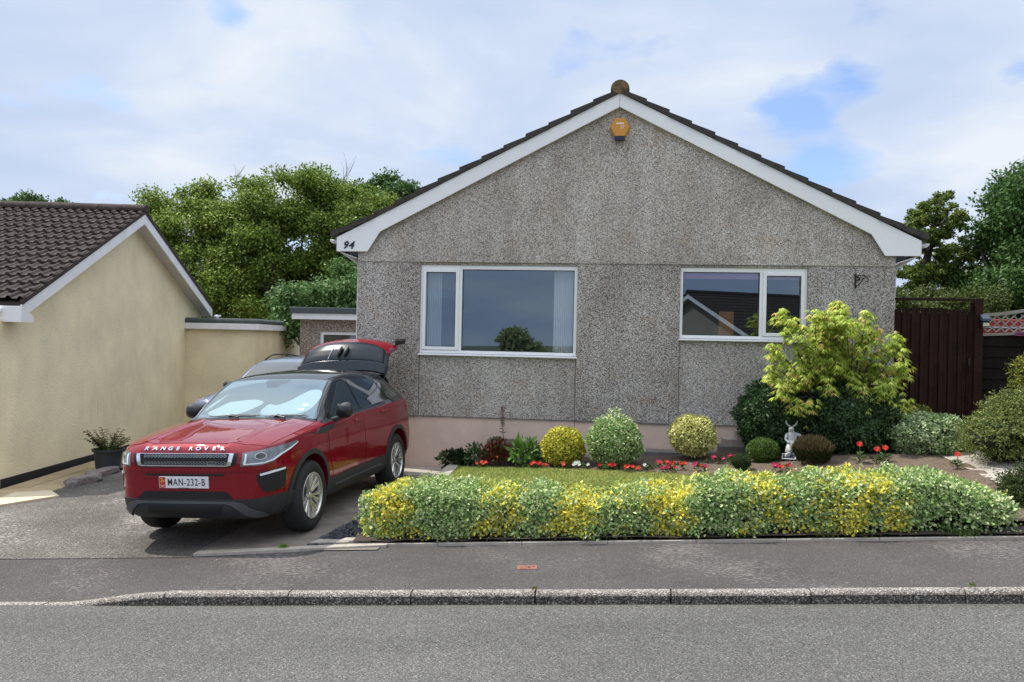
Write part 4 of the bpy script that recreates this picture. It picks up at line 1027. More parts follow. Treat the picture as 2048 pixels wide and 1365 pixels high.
for (x0,x1,xp) in ((-.52,.10,-.25),(.16,.66,.30)):
    pts=[]
    for i in range(9):
        t=i/8; a=x0+(x1-x0)*t; bb=-.50+.05*math.sin(t*2.6)
        p,n=sk.hit('screen',a,bb); pts.append(p+n*.022)
    mb=MB().tube(pts,[.004]+[.008]*7+[.004],n=6)
    p,n=sk.hit('screen',xp,-.50); p2,n2=sk.hit('screen',xp+.12,-.56)
    mb.tube([p2+n2*.02,p+n*.03],[.012,.009],n=6); mb.tube([p+n*.02+Vector((-.03,0,0)),p+n*.034+Vector((.03,0,0))],[.014,.014],n=6); mb.build('wiper',M['black'],red)
# bonnet panel: shut line, crease lines
bon=[(-.58,-2.085),(-.3,-2.105),(0,-2.11),(.3,-2.105),(.58,-2.085),(.76,-1.98),(.80,-1.6),(.795,-1.2),(.77,-.90),(-.77,-.90),(-.795,-1.2),(-.80,-1.6),(-.76,-1.98)]
patch(sk,'bonnet',bon,'top',.004,M['red'],red,step=(.05,.06),thick=.005)
for s in S:
    rdg=MB(); rows=[]
    for i in range(17):
        t=i/16; y=-2.06+1.14*t; xx=s*(.50-.02*t+.07*t*t); w_=.020+.035*t; hh=.013*math.sin(math.pi*min(1,t*1.1+.06))
        rows.append([sk.hit('top',xx+s*.045,y)[0]+Vector((0,0,.0045)),sk.hit('top',xx,y)[0]+Vector((0,0,.005+hh)),sk.hit('top',xx-s*w_*1.2,y)[0]+Vector((0,0,.0045))])
    vs=[p for r_ in rows for p in r_]; rdg.add(vs,[(i*3+k,i*3+k+1,i*3+4+k,i*3+3+k) for i in range(16) for k in range(2)]); o=rdg.build('bonnet_crease',M['red'],red,smooth=True,autos=20,fix=False)
    if s==-1: o.data.flip_normals()
# grille and lamps (angles round the nose, heights)
def rect(a0,a1,z0,z1,ins=0): return [(a0+ins,z0),(a1-ins,z0),(a1,z1),(a0,z1)]
patch(sk,'grille',[(-24.5,.775),(24.5,.775),(28,.80),(29.5,.905),(-29.5,.905),(-28,.80)],'rad',.004,M['voidm'],red,thick=.004)
gr=red.children[-1]
ring_o=[(-24,.785),(24,.785),(26,.795),(27.5,.902),(25.2,.904),(-25.2,.904),(-27.5,.902),(-26,.795)]
ring_i=[(-23.3,.797),(23.3,.797),(24.2,.804),(25.4,.896),(25.0,.9),(-25.0,.9),(-25.4,.896),(-24.2,.804)]
patch(sk,'grille_frame',ring_o,'rad',.014,M['chrome'],gr,thick=.01,inner=ring_i)
patch(sk,'grille_bar',[(-23.6,.836),(23.6,.836),(23.8,.858),(-23.8,.858)],'rad',.010,M['black'],gr)
for z in (.815,.880):   # two rows of mesh
    vs=[];fs=[];a=-23
    while a<23:
        b_=len(vs); vs+=[(a,z-.012),(a+.9,z-.012),(a+1.7,z),(a+.9,z+.012),(a,z+.012),(a+.25,z-.006),(a+.75,z-.006),(a+1.1,z),(a+.75,z+.006),(a+.25,z+.006)]
        fs+=[(b_,b_+1,b_+6,b_+5),(b_+1,b_+2,b_+7,b_+6),(b_+2,b_+3,b_+8,b_+7),(b_+3,b_+4,b_+9,b_+8),(b_+4,b_,b_+5,b_+9)]; a+=1.9
    patch(sk,'grille_mesh',vs,'rad',.009,M['mesh'],gr,fs=fs,thick=0)
    patch(sk,'grille_mesh',[(-23.5,z+.014),(23.5,z+.014),(23.6,z+.019),(-23.6,z+.019)],'rad',.011,M['skid'],gr,thick=.004)
el=[(16.5+2.6*math.cos(i*math.pi/9),.817+.018*math.sin(i*math.pi/9)) for i in range(18)]
patch(sk,'badge',el,'rad',.017,M['plastic'],gr,thick=.008)
el2=[(16.5+2.25*math.cos(i*math.pi/9),.817+.0148*math.sin(i*math.pi/9)) for i in range(18)]
patch(sk,'badge_rim',el,'rad',.018,M['alloy'],gr,thick=0,inner=el2)
vs,fs=text_mesh('LAND',.013,spacing=1.1); patch(sk,'lettering',[(16.5+v.x*60,.823+v.y) for v in vs],'rad',.019,M['alloy'],gr,fs=fs,thick=0)
vs,fs=text_mesh('ROVER',.013,spacing=1.1); patch(sk,'lettering',[(16.5+v.x*60,.810+v.y) for v in vs],'rad',.019,M['alloy'],gr,fs=fs,thick=0)
# lettering on the bonnet lip
x=-23.0
for wd in ('RANGE','ROVER'):
    for chx in wd:
        vs,fs=text_mesh(chx,.042,bold=.0012)
        patch(sk,'lettering',[(x+v.x*95,(.944+v.y*.95)) for v in vs],'rad',.012,M['chrome'],red,fs=fs,thick=.004,smooth=False,step=(3,.03)); x+=4.6
    x+=3.4
for s in S:
    hl=[(30.2,.785),(31.5,.905),(44,.93),(58,.955),(67,.965),(66,.945),(60,.905),(52,.862),(46,.81),(40,.785)]
    q=hl if s==1 else mirpoly(hl)
    h=patch(sk,'headlight',q,'rad',.007,M['lamp'],red,thick=.006)
    dr=[(31.5,.797),(32.6,.895),(33.3,.893),(32.6,.809),(41,.809),(46,.831),(51,.873),(58,.911),(66,.951),(66,.945),(59,.902),(52,.863),(46.5,.819),(41,.799)]
    q=dr if s==1 else mirpoly(dr)
    patch(sk,'running_light',q,'rad',.012,M['drl'],h,thick=.004)
    for rad_,mm,of in ((.9,M['alloy'],.0115),(.74,M['darkglass'],.013)):
        el=[(s*(39.5+3.4*rad_*math.cos(i*math.pi/9)),.868+.036*rad_*math.sin(i*math.pi/9)) for i in range(18)]
        patch(sk,'projector_lens',el,'rad',of,mm,h,thick=.003)
    fg=cat([(37.5,.70),(45,.725),(53.5,.735),(54.5,.70),(53,.56),(50,.535),(43,.515),(39.5,.56)],3)
    q=fg if s==1 else mirpoly(fg)
    f_=patch(sk,'fog_lamp_recess',q,'rad',.005,M['voidm'],red,thick=.004)
    dd=[(39,.683),(46,.700),(53.3,.715),(53.4,.732),(46,.722),(38.6,.702)]
    q=dd if s==1 else mirpoly(dd)
    patch(sk,'fog_lamp',q,'rad',.012,M['drl'],f_,thick=.006)
    # black intake edge and lower wing trim
# slot, lower grille, bumper base, skid plate
patch(sk,'bumper_slot',[(-21.5,.693),(21.5,.693),(23,.712),(-23,.712)],'rad',.004,M['voidm'],red,thick=.003)
low=[(-72,.475),(-52,.488),(-36,.470),(36,.470),(52,.488),(72,.475),(72,.20),(40,.20),(0,.20),(-40,.20),(-72,.20)]
patch(sk,'lower_bumper',[(-74,.475),(-52,.488),(-36,.472),(36,.472),(52,.488),(74,.475),(74,.285),(40,.275),(0,.275),(-40,.275),(-74,.285)],'rad',.008,M['plastic'],red,thick=.008)
patch(sk,'lower_grille',[(-27,.475),(27,.475),(23,.545),(-23,.545)],'rad',.006,M['voidm'],red,thick=.004)
skd=[(-27,.452),(27,.452),(31,.435),(35,.375),(42,.315),(44,.288),(38,.288),(33,.318),(29,.375),(26,.420),(23,.430),(-23,.430),(-26,.420),(-29,.375),(-33,.318),(-38,.288),(-44,.288),(-42,.315),(-35,.375),(-31,.435)]
patch(sk,'skid_plate',skd,'rad',.022,M['skid'],red,thick=.015)
patch(sk,'lower_intake',[(-20,.335),(20,.335),(21.5,.405),(-21.5,.405)],'rad',.014,M['voidm'],red,thick=.005)
patch(sk,'bumper_lip',[(-50,.748),(-26,.735),(26,.735),(50,.748),(50,.762),(27,.757),(-27,.757),(-50,.762)],'rad',.011,M['red'],red,thick=.010)
patch(sk,'bumper_lip',[(-24,.672),(24,.672),(23,.688),(-23,.688)],'rad',.009,M['red'],red,thick=.008)
# number plate
PL=empty('number_plate',(0,-2.222,.632),(R(3),0,0)); PL.parent=red
MB().box((-.26,-.006,-.0555),(.26,.012,.0555)).build('plate',M['platew'],PL,bevel=.003)
MB().box((-.254,-.0072,-.051),(-.192,-.006,.051)).build('country_band',M['plater'],PL)
def flat(name,s,size,cx,cz,mat,sx=1,bold=0,spc=1):
    vs,fs=text_mesh(s,size,bold=bold,spacing=spc); mb=MB(); mb.add([(cx+v.x*sx,-.0078,cz+v.y) for v in vs],fs); return mb.build(name,mat,PL,fix=False)
flat('lettering','MAN-232-B',.094,.030,.0,M['ink'],.76,.0008,1.16)
flat('lettering','GBM',.024,-.223,-.034,M['platew'],.9)
mb=MB()
for k in range(3):
    a=R(90+120*k); 
    p=[(0,0),(.020*math.cos(a),.020*math.sin(a)),(.020*math.cos(a)+.016*math.cos(a+1.9),.020*math.sin(a)+.016*math.sin(a+1.9))]
    for (x0,z0),(x1,z1) in zip(p[:-1],p[1:]):
        d=Vector((x1-x0,z1-z0)).normalized(); nx,nz=-d.y*.0035,d.x*.0035
        mb.add([(-.223+x0-nx,-.0078,.018+z0-nz),(-.223+x1-nx,-.0078,.018+z1-nz),(-.223+x1+nx,-.0078,.018+z1+nz),(-.223+x0+nx,-.0078,.018+z0+nz)],[(0,1,2,3)])
mb.build('three_legs_emblem',M['gold'],PL,fix=False)
MB().box((-.06,-.0076,-.0525),(.05,-.006,-.0495)).build('dealer_line',M['ink'],PL)
# arch and sill cladding
for yy in (-1.33,1.33):
    n=30; o_=[];i_=[]
    for k in range(n+1):
        a=R(-20)+R(220)*k/n; o_.append((yy+.462*math.cos(a),.385+.462*math.sin(a))); i_.append((yy+.412*math.cos(a),.385+.412*math.sin(a)))
    vs=o_+i_; fs=[(k,k+1,n+2+k,n+1+k) for k in range(n)]
    for s in S: patch(sk,'arch_cladding',vs,'side',.012,M['plastic'],red,fs=fs,sd=s,step=(.05,.05),thick=.010)
sym('sill_cladding',[(-.89,.245),(.89,.245),(.87,.40),(.86,.505),(.2,.49),(-.88,.47),(-.87,.38)],'side',.010,M['plastic'],thick=.008)
sym('door_trim',[(-.72,.375),(.7,.40),(.7,.415),(-.72,.39)],'side',.022,M['skid'],thick=.01)
# front wing vent
sym('wing_vent',[(-1.16,.99),(-1.03,1.035),(-.66,1.05),(-.64,1.035),(-.70,1.00),(-1.02,.975)],'side',.007,M['plastic'],thick=.006)
sym('bonnet_seam',[(-1.75,.965),(-1.55,1.0),(-1.3,1.012),(-1.16,.995),(-1.16,.99),(-1.3,1.006),(-1.55,.994),(-1.75,.959)],'side',.003,M['voidm'],thick=0)
sym('wing_seam',[(-.905,1.03),(-.900,1.03),(-.90,.75),(-.905,.75)],'side',.0035,M['voidm'],thick=0)
# mirrors
for s in S:
    bm=bmesh.new(); bmesh.ops.create_uvsphere(bm,u_segments=20,v_segments=14,radius=1)
    for v in bm.verts:
        x,y,z=v.co; y=y if y<0 else y*.35
        xx=math.copysign(abs(x)**.8,x); zz=math.copysign(abs(z)**.75,z)
        v.co=Vector((s*((.955 if s>0 else .90)+.105*xx*(1-.1*zz)),-.53+.10*y-(.02*xx),1.185+.092*zz+.012*xx))
    me=bpy.data.meshes.new('wing_mirror'); bm.to_mesh(me); bm.free(); me.materials.append(M['roofblack']); o=bpy.data.objects.new('wing_mirror',me); link(o,red); shade(me,50)
    MB().box((s*.935-.08,-.50,1.115),(s*.935+.08,-.492,1.255)).build('mirror_glass',M['chrome'],o)
    MB().tube([(s*.81,-.60,1.08),(s*.88,-.58,1.10),(s*.92,-.54,1.12)],[.032,.026,.03],n=10).build('mirror_arm',M['roofblack'],red,smooth=True)
# silver A-pillar strips
for s in S:
    pts=[]
    for i in range(10):
        b_=-.50+.95*i/9; a=s*(.745-.10*(i/9)); p,n=sk.hit('screen',a,b_); pts.append(p+n*.004)
    MB().tube(pts,.010,n=6).build('pillar_trim',M['skid'],red,smooth=True)
# tailgate, raised
TG=empty('tailgate',(0,1.60,1.575)); TG.parent=red
prof=[(0,0),(.06,.11),(.12,.21),(.19,.30),(.26,.365),(.36,.415),(.50,.445),(.62,.452)]
hw=[.66,.675,.67,.655,.65,.66,.67,.60]
def tgp(u,v):   # u in -1..1 across, v index
    i=min(len(prof)-2,int(v)); t=v-i; y=prof[i][0]+(prof[i+1][0]-prof[i][0])*t; z=prof[i][1]+(prof[i+1][1]-prof[i][1])*t; h=hw[i]+(hw[i+1]-hw[i])*t
    k=u*u; return Vector((u*h, y+.10*k*(.4+.12*v), z-.075*k*(.35+.13*v)-.05*abs(u)**6))
def tgsheet(name,mat,v0,v1,u0,u1,off,thick,parent=TG,edge=None,nu=24,nv=14):
    vs=[]; 
    for j in range(nv+1):
        for i in range(nu+1):
            u=u0+(u1-u0)*i/nu; v=v0+(v1-v0)*j/nv
            if edge: v=edge(u,j/nv)
            p=tgp(u,v); e=.01; n=(tgp(u+e,v)-p).cross(tgp(u,v+e)-p).normalized(); vs.append(p+n*off)
    mb=MB(); mb.add(vs,[(j*(nu+1)+i,j*(nu+1)+i+1,(j+1)*(nu+1)+i+1,(j+1)*(nu+1)+i) for j in range(nv) for i in range(nu)])
    o=mb.build(name,mat,parent,smooth=True,autos=60,fix=False); s_=o.modifiers.new('s','SOLIDIFY'); s_.thickness=thick; s_.offset=-1; return o
tgsheet('tailgate_panel',M['red'],3.2,7,-1,1,0,.05)
tgsheet('tailgate_frame',M['plastic'],.2,4.4,-.99,.99,-.008,.04)
tgsheet('spoiler',M['tgglass'],0,1.3,-1,1,.012,.03)
tgsheet('rear_window',M['tgglass'],1.3,4.4,-.90,.90,.010,.01,edge=lambda u,t:1.3+t*(3.25-1.5*abs(u)**3.2))
for u in (-.09,.055):
    mb=MB(); a=[tgp(u+.01*k,1.6+.30*k) for k in range(6)]
    mb.tube([p+Vector((0,-.02,.03)) for p in a],[.010,.022,.028,.028,.022,.012],n=8); mb.build('wiper_fin',M['black'],TG,smooth=True)
mb=MB(); a=[tgp(-.30+.06*t,1.4+2.2*t) for t in (0,.25,.5,.75,1)]; mb.tube([p+Vector((0,-.012,.012)) for p in a],.004,n=6); mb.build('glass_seam',M['chrome'],TG)
x=.44
for wd in ('RANGE','ROVER'):
    for chx in wd:
        vs,fs=text_mesh(chx,.05,bold=.0012); mb=MB(); q=[]
        for v_ in vs:
            u=x-v_.x/.66; vv=6.0-v_.y/.12; p=tgp(u,vv); e=.01; n=(tgp(u+e,vv)-p).cross(tgp(u,vv+e)-p).normalized(); q.append(p+n*.004)
        mb.add(q,fs); mb.build('lettering',M['chrome'],TG,fix=False); x-=.085
    x-=.06
for s in S: MB().tube([(s*.60,1.72,1.42),(s*.60,1.86,1.70)],[.012,.010],n=8).build('gas_strut',M['black'],red)
mb=MB().hexa([(.62,.60,.33),(.74,.66,.36),(.72,.70,.40),(.60,.66,.40),(.62,.58,.40),(.76,.66,.40),(.74,.72,.43),(.6,.68,.43)]); mb.build('latch_trim',M['black'],TG)
sym('tail_lamp',[(1.80,1.09),(1.98,1.10),(2.05,1.02),(1.85,1.0)],'side',.006,simple('tail_red',(.3,.01,.01),.1,coat=1,var=0),thick=.005)
# load opening behind
patch(sk,'boot_opening',[(-.58,1.48),(.58,1.48),(.66,.80),(-.66,.80)],'front',.0,M['voidm'],red) if False else None
MB().add([(-.56,1.87,1.50),(.56,1.87,1.50),(.66,2.19,1.10),(.64,2.205,.78),(-.64,2.205,.78),(-.66,2.19,1.10)],[(0,1,2,5),(5,2,3,4)]).build('boot_opening',M['voidm'],red)
# ---- the second car behind
c2=empty('parked_car',(-5.97,2.75,-.27),(0,R(1.6)*-1,R(-5)),'blue-grey estate car with roof rails mostly hidden behind the red car','car','cars on the drive')
SC2=(.96,1.04,1.06)
sk2,b2,r2=make_car(c2,SC2,M['silver'],M['silver'],detail=False)
def patch2(name,poly,mode,off,mat,**k): return patch(sk2,name,poly,mode,off,mat,c2,**k)
patch2('windscreen',[(-.68,-.46),(.68,-.46),(.57,.50),(-.57,.50)],'screen',.008,M['darkglass'])
for s in S:
    patch2('side_window',[(-.62,1.20),(.28,1.22),(.15,1.55),(-.02,1.53)],'side',.004,M['darkglass'],sd=s)
    patch2('side_window',[(.33,1.22),(1.6,1.26),(1.4,1.50),(.22,1.56)],'side',.004,M['darkglass'],sd=s)
    pts=[]
    for i in range(13):
        t=i/12; y=.05+1.75*t; a=s*(.585-.02*t); p,n=sk2.hit('top',a,y); pts.append(p+Vector((0,0,.012+.065*min(1,math.sin(math.pi*t)*2.2))))
    MB().tube(pts,[.018]+[.014]*11+[.018],n=8).build('roof_rail',M['black'],c2,smooth=True)
    p,n=sk2.hit('top',s*.58,.9); MB().tube([p,p+Vector((0,0,.07))],.015,n=8).build('rail_foot',M['black'],c2)
    bm=bmesh.new(); bmesh.ops.create_uvsphere(bm,u_segments=16,v_segments=10,radius=1)
    for v in bm.verts: 
        x,y,z=v.co; v.co=Vector((s*(.97+.12*x),-.58+.09*(y if y<0 else y*.4),1.19+.085*math.copysign(abs(z)**.7,z)))
    me=bpy.data.meshes.new('wing_mirror'); bm.to_mesh(me); bm.free(); me.materials.append(M['roofblack']); o=bpy.data.objects.new('wing_mirror',me); link(o,c2); shade(me,50)
    MB().tube([(s*.83,-.60,1.13),(s*.9,-.58,1.14)],.025,n=8).build('mirror_arm',M['roofblack'],c2)
p,n=sk2.hit('top',.12,.30); MB().tube([p,p+Vector((0,0,.02)),p+Vector((.01,.14,.17))],[.018,.010,.003],n=8).build('aerial',M['black'],c2)
patch2('headlight',[(32,.80),(34,.93),(58,.96),(60,.90),(44,.80)],'rad',.006,M['lamp']); patch2('headlight',[(-32,.80),(-34,.93),(-58,.96),(-60,.90),(-44,.80)],'rad',.006,M['lamp'])
patch2('grille',[(-26,.80),(26,.80),(27,.92),(-27,.92)],'rad',.006,M['voidm']); patch2('lower_bumper',[(-60,.48),(60,.48),(60,.28),(-60,.28)],'rad',.008,M['plastic'])
# ------------------------------------------------------------------ vegetation
def unit(a): return a/np.maximum(1e-9,np.linalg.norm(a,axis=1,keepdims=True))
def leaf_mesh(name,P,D,Nn,Ln,Wd,C1,C2,mat,parent=None,fold=.15):
    """kite shaped leaves: P base points, D direction, Nn normal, C1 colour at the middle, C2 colour at the rim"""
    n=len(P); D=unit(D); S_=unit(np.cross(D,Nn)); Nn=np.cross(S_,D)
    Ln=np.broadcast_to(np.asarray(Ln),(n,)); Wd=np.broadcast_to(np.asarray(Wd),(n,))
    v=np.empty((n,4,3)); v[:,0]=P; v[:,2]=P+D*Ln[:,None]
    mid=P+D*(Ln*.45)[:,None]+Nn*(fold*Wd)[:,None]
    v[:,1]=mid+S_*(Wd*.5)[:,None]; v[:,3]=mid-S_*(Wd*.5)[:,None]
    me=bpy.data.meshes.new(name); me.vertices.add(4*n); me.vertices.foreach_set('co',v.reshape(-1))
    me.loops.add(4*n); me.loops.foreach_set('vertex_index',np.arange(4*n,dtype=np.int32))
    me.polygons.add(n); me.polygons.foreach_set('loop_start',np.arange(0,4*n,4,dtype=np.int32)); me.polygons.foreach_set('loop_total',np.full(n,4,dtype=np.int32))
    me.update(calc_edges=True)
    col=np.ones((n,4,4)); col[:,0,:3]=C1; col[:,2,:3]=C2; col[:,1,:3]=(C1+C2)/2; col[:,3,:3]=(C1+C2)/2 if C2 is C1 else C2
    ca=me.color_attributes.new('Col','FLOAT_COLOR','POINT'); ca.data.foreach_set('color',col.reshape(-1))
    me.materials.append(mat); o=bpy.data.objects.new(name,me); link(o,parent); return o
def rdir(n): return unit(rng.normal(size=(n,3)))
def pal(n,cols,w=None,jit=.18):
    cols=np.array(cols,float); i=rng.choice(len(cols),n,p=w); c=cols[i]
    return np.clip(c*(1+rng.normal(size=(n,1))*jit),0.002,.9)
def ell(n,c,r,shell=(.7,1.05),up=-1.0):
    """points near the surface of an ellipsoid with outward normals"""
    d=rdir(int(n*1.6)); d=d[d[:,2]>up][:n]
    while len(d)<n: d=np.vstack([d,rdir(n)]); d=d[d[:,2]>up][:n]
    k=rng.uniform(*shell,size=(n,1)); c=np.array(c); r=np.array(r)
    return c+d*r*k, unit(d/r)
def clumps(env,ncl,rcl,bias=.75):
    """env: list of (centre, radii). lumps placed through the envelope, mostly near its surface"""
    out=[]
    wts=np.array([np.prod(e[1])**(2/3) for e in env]); wts/=wts.sum()
    for i in range(ncl):
        c,r=env[rng.choice(len(env),p=wts)]
        d=rdir(1)[0]; k=rng.uniform(.35,1.0)**.5 if rng.random()>bias else rng.uniform(.82,1.0)
        s=rng.uniform(*rcl); out.append((np.array(c)+d*np.array(r)*k,np.array([s,s,s*rng.uniform(.55,.85)])))
    return out
def crown(name,parent,cl,per,leaf,cols,w=None,mat=None,up=.25,droop=0,spread=.9,C2=None,shell=(.15,1.3)):
    Ps=[];Ns=[]
    tot=sum(float(r[0]*r[1]) for c,r in cl)
    for c,r in cl:
        n=max(6,int(per*(r[0]*r[1])/tot)); p,nn=ell(n,c,r,shell); Ps.append(p); Ns.append(nn)
    P=np.vstack(Ps); Nn=np.vstack(Ns); n=len(P)
    D=unit(Nn*.5+rdir(n)*spread+np.array([0,0,-droop])); Nn=unit(Nn+rdir(n)*.7+np.array([0,0,up]))
    L_=leaf*rng.uniform(.65,1.3,n)
    C=pal(n,cols,w)
    return leaf_mesh(name,P,D,Nn,L_,L_*.62,C,C if C2 is None else np.clip(pal(n,C2[0],C2[1] if len(C2)>1 else None),0,.9),mat or M['leaf'],parent)
def limbs(parent,name,base,tops,r0,mat,split=.35,kink=.12,n=8):
    mb=MB(); base=Vector(base)
    cen=sum((Vector(t) for t in tops),Vector())/len(tops)
    fork=base.lerp(cen,split)
    mb.tube([base-Vector((0,0,.2)),base.lerp(fork,.5)+Vector((random.uniform(-kink,kink),random.uniform(-kink,kink),0)),fork],[r0,r0*.85,r0*.7],n=n)
    for t in tops:
        t=Vector(t); m1=fork.lerp(t,.4)+Vector((random.uniform(-1,1),random.uniform(-1,1),random.uniform(-.3,.8)))*kink*(t-fork).length
        mb.tube([fork-Vector((0,0,.05*r0)),m1,fork.lerp(t,.75)+Vector((random.uniform(-1,1),random.uniform(-1,1),.3))*kink*.6,t],[r0*.55,r0*.38,r0*.2,r0*.06],n=max(5,n-2))
    return mb.build(name,mat,parent,smooth=True,autos=70)
def tree(label,base,env,ncl,rcl,nleaf,leaf,cols,w=None,trunk=.2,kind='tree',group=None,name='broadleaf_tree',limbn=14,**k):
    root=empty(name,base,(0,0,0),label,kind,group)
    b=np.array(base); env=[(np.array(c)-b,np.array(r)) for c,r in env]
    cl=clumps(env,ncl,rcl)
    crown('crown',root,cl,nleaf,leaf,cols,w,**k)
    tops=[tuple(cl[i][0]) for i in rng.choice(len(cl),min(limbn,len(cl)),replace=False)]
    limbs(root,'trunk',(0,0,0),tops,trunk,M['bark'])
    return root
GR1=[(.20,.29,.045),(.14,.22,.035),(.26,.35,.06),(.08,.135,.022),(.33,.39,.09)]
GR2=[(.07,.14,.035),(.05,.11,.025),(.10,.19,.045),(.03,.07,.018)]
GRB=[(.09,.18,.05),(.06,.14,.035),(.15,.25,.08),(.24,.33,.14)]
def P3c(px,py,Z):
    v=fw+rr*((px-1024)/1700)+uu*((682.5-py)/1700); p=Vector((0,-12.5,EYE))+v*Z; return (p.x,p.y,p.z)
TG_='trees rising behind the two bungalows'
# the beech mass left of centre: three trees
def blob(px,py,Z,wpx,hpx,dep=1.6): s=Z/1700; c=P3c(px,py,Z); return (c,(wpx*s,dep,hpx*s))
tree('yellow-green broad tree rising directly behind the cream bungalow\'s ridge end',(-15.2,15.2,-.6),[blob(370,450,30,65,70),blob(345,420,30,45,40),blob(420,560,29,60,70),blob(330,520,30,60,80),blob(450,620,29,70,50),blob(400,640,29,50,50),blob(440,430,30.5,60,60)],110,(.3,.65),56000,.105,GR1,trunk=.22,group=TG_)
tree('wide leafy green tree in the middle of the gap between the bungalows',(-11.6,16.5,-.5),[blob(540,430,31,95,65,2),blob(590,400,31,80,50),blob(510,510,30,80,60),blob(610,500,31,85,70),blob(470,450,31,60,70),blob(520,600,31,80,50),blob(590,600,32,80,60)],130,(.3,.7),70000,.105,GR1,[.3,.28,.15,.22,.05],trunk=.26,group=TG_)
tree('green tree with upright tip shoots leaning over the left slope of the grey bungalow',(-9.0,16.8,-.5),[blob(680,430,31,75,60,2),blob(640,390,31,30,30),blob(700,490,30,70,60),blob(655,370,31,16,26),blob(730,420,31.5,60,40),blob(660,560,32,70,60),blob(710,570,32,50,60)],100,(.3,.6),52000,.105,GR1,[.3,.3,.1,.25,.05],trunk=.24,group=TG_)
tree('darkest green tree poking out above the left slope of the grey bungalow roof',(-8.6,20.5,-.5),[blob(765,395,34,60,38,2),blob(790,370,34,38,26),blob(720,400,34,40,30),blob(740,450,34,60,50)],60,(.3,.6),28000,.12,GR2,trunk=.24,group=TG_)
tree('fresh light-leaved tree just above the pinkish flat-roofed extension',(-8.3,11.0,-.4),[blob(640,610,24,75,42,1.2),blob(690,570,24,45,42,1.2),blob(600,640,24,50,40,1.0),blob(715,640,24,40,60,1.0)],70,(.25,.5),24000,.10,GRB,[.35,.25,.27,.13],trunk=.12,group=TG_)
# bare twigs standing above the crowns
Tw=empty('bare_twigs',P3c(600,380,31),(0,0,0),'thin bare grey twigs sticking up above the leafy trees','twigs'); bx=Tw.location
for px,py,hh in ((475,345,40),(690,345,30),(697,340,46)):
    mb=MB(); a=Vector(P3c(px-6,py+30,31)); c=a.lerp(Vector(P3c(px,py,31)),.6); mb.tube([a,c],[.016,.011],n=5)
    for k in range(5):
        b=Vector(P3c(px+random.uniform(-16,18),py-random.uniform(.1,.8)*hh,31)); mb.tube([c-(c-a)*random.uniform(0,.4),c.lerp(b,.5)+Vector((.04,0,.05)),b],[.009,.006,.003],n=4)
    mb.v=[(x-bx[0],y-bx[1],z-bx[2]) for x,y,z in mb.v]; mb.build('twig',M['trellis'],Tw)
tree('small dark treetop just showing over the far left of the brown roof',(-31,29,-1),[blob(52,412,45,26,14,1),blob(38,414,45,16,10,1),blob(68,408,45,12,12,1)],22,(.25,.5),3200,.16,GR2,trunk=.2,group=TG_,limbn=6)
tree('tiny dark treetop beside the other one over the brown roof',(-29.4,29.2,-1),[blob(124,414,45,12,8,.8),blob(140,415,45,8,5,.8)],10,(.18,.35),1300,.15,GR2,trunk=.16,group=TG_,limbn=4)
# right: wind-shaped conifer made of flat fans of foliage
def conifer():
    base=(9.3,15.0,.4); root=empty('conifer',base,(0,0,0),'wind-swept conifer with flat yellow-green tiers beside the right eaves','tree',TG_)
    b=np.array(base); Z=26; cl=[]
    fans=[(1882,395,26,8),(1868,410,34,10),(1850,430,40,12),(1895,412,22,8),(1880,440,52,12),(1912,440,26,7),(1845,455,36,12),(1880,463,50,12),(1915,455,26,8),(1830,470,36,10),(1810,478,28,8),
      (1850,490,40,11),(1895,495,40,9),(1920,505,22,6),(1830,505,32,10),(1870,520,36,10),(1905,525,34,10),(1925,545,40,12),(1860,540,50,10),(1835,560,46,14),(1880,560,60,16),(1930,570,46,16),(1960,560,40,14),(1825,585,44,14),(1870,590,60,16),(1920,595,50,16),(1815,540,26,8),(1940,520,16,6)]
    for px,py,wd,hh in fans:
        for k in range(9):
            dx=random.uniform(-.85,.85)*wd; c=np.array(P3c(px+dx,py-dx*.22+random.uniform(-1.0,1.0)*hh,Z+random.uniform(-1.3,1.3)))-b
            r_=wd*Z/1700*random.uniform(.16,.36); cl.append((c,np.array([r_,r_*.8,r_*random.uniform(.35,.7)])))
    crown('crown',root,cl,60000,.075,[(.13,.19,.03),(.24,.29,.04),(.07,.12,.025),(.045,.08,.02)],[.3,.2,.28,.22],up=.6,shell=(.2,1.15))
    mb=MB(); tr=[Vector(P3c(px,py,Z))-Vector(base) for px,py in ((1850,720),(1852,640),(1845,560),(1858,500),(1868,450),(1880,400))]
    mb.tube(tr,[.2,.18,.15,.11,.07,.03],n=8)
    for px,py,wd,hh in fans[3:]:
        t=Vector(P3c(px+wd*.3,py-4,Z+random.uniform(-.5,.5)))-Vector(base); s0=min(tr,key=lambda q:abs(q.z-(t.z-.35))); mb.tube([s0,s0.lerp(t,.5)+Vector((0,0,-.08)),t],[.05,.03,.01],n=5)
    mb.build('trunk',M['bark'],root,smooth=True,autos=70)
conifer()
tree('big dark green broadleaf tree at the right edge behind the trellis',(11.0,13.0,.5),[blob(2010,560,24,70,60,2),blob(2030,490,24,60,60,2),blob(2010,450,24,26,26,1),blob(2035,400,24,30,30,1.4),blob(2055,360,24,30,26,1),blob(2060,440,24,60,80,2),blob(2090,400,24,50,90,2),blob(1975,590,24,40,40,1.5),blob(2040,620,24,70,50,1.5)],120,(.3,.62),52000,.115,GR2,[.3,.3,.2,.2],trunk=.26,group=TG_)
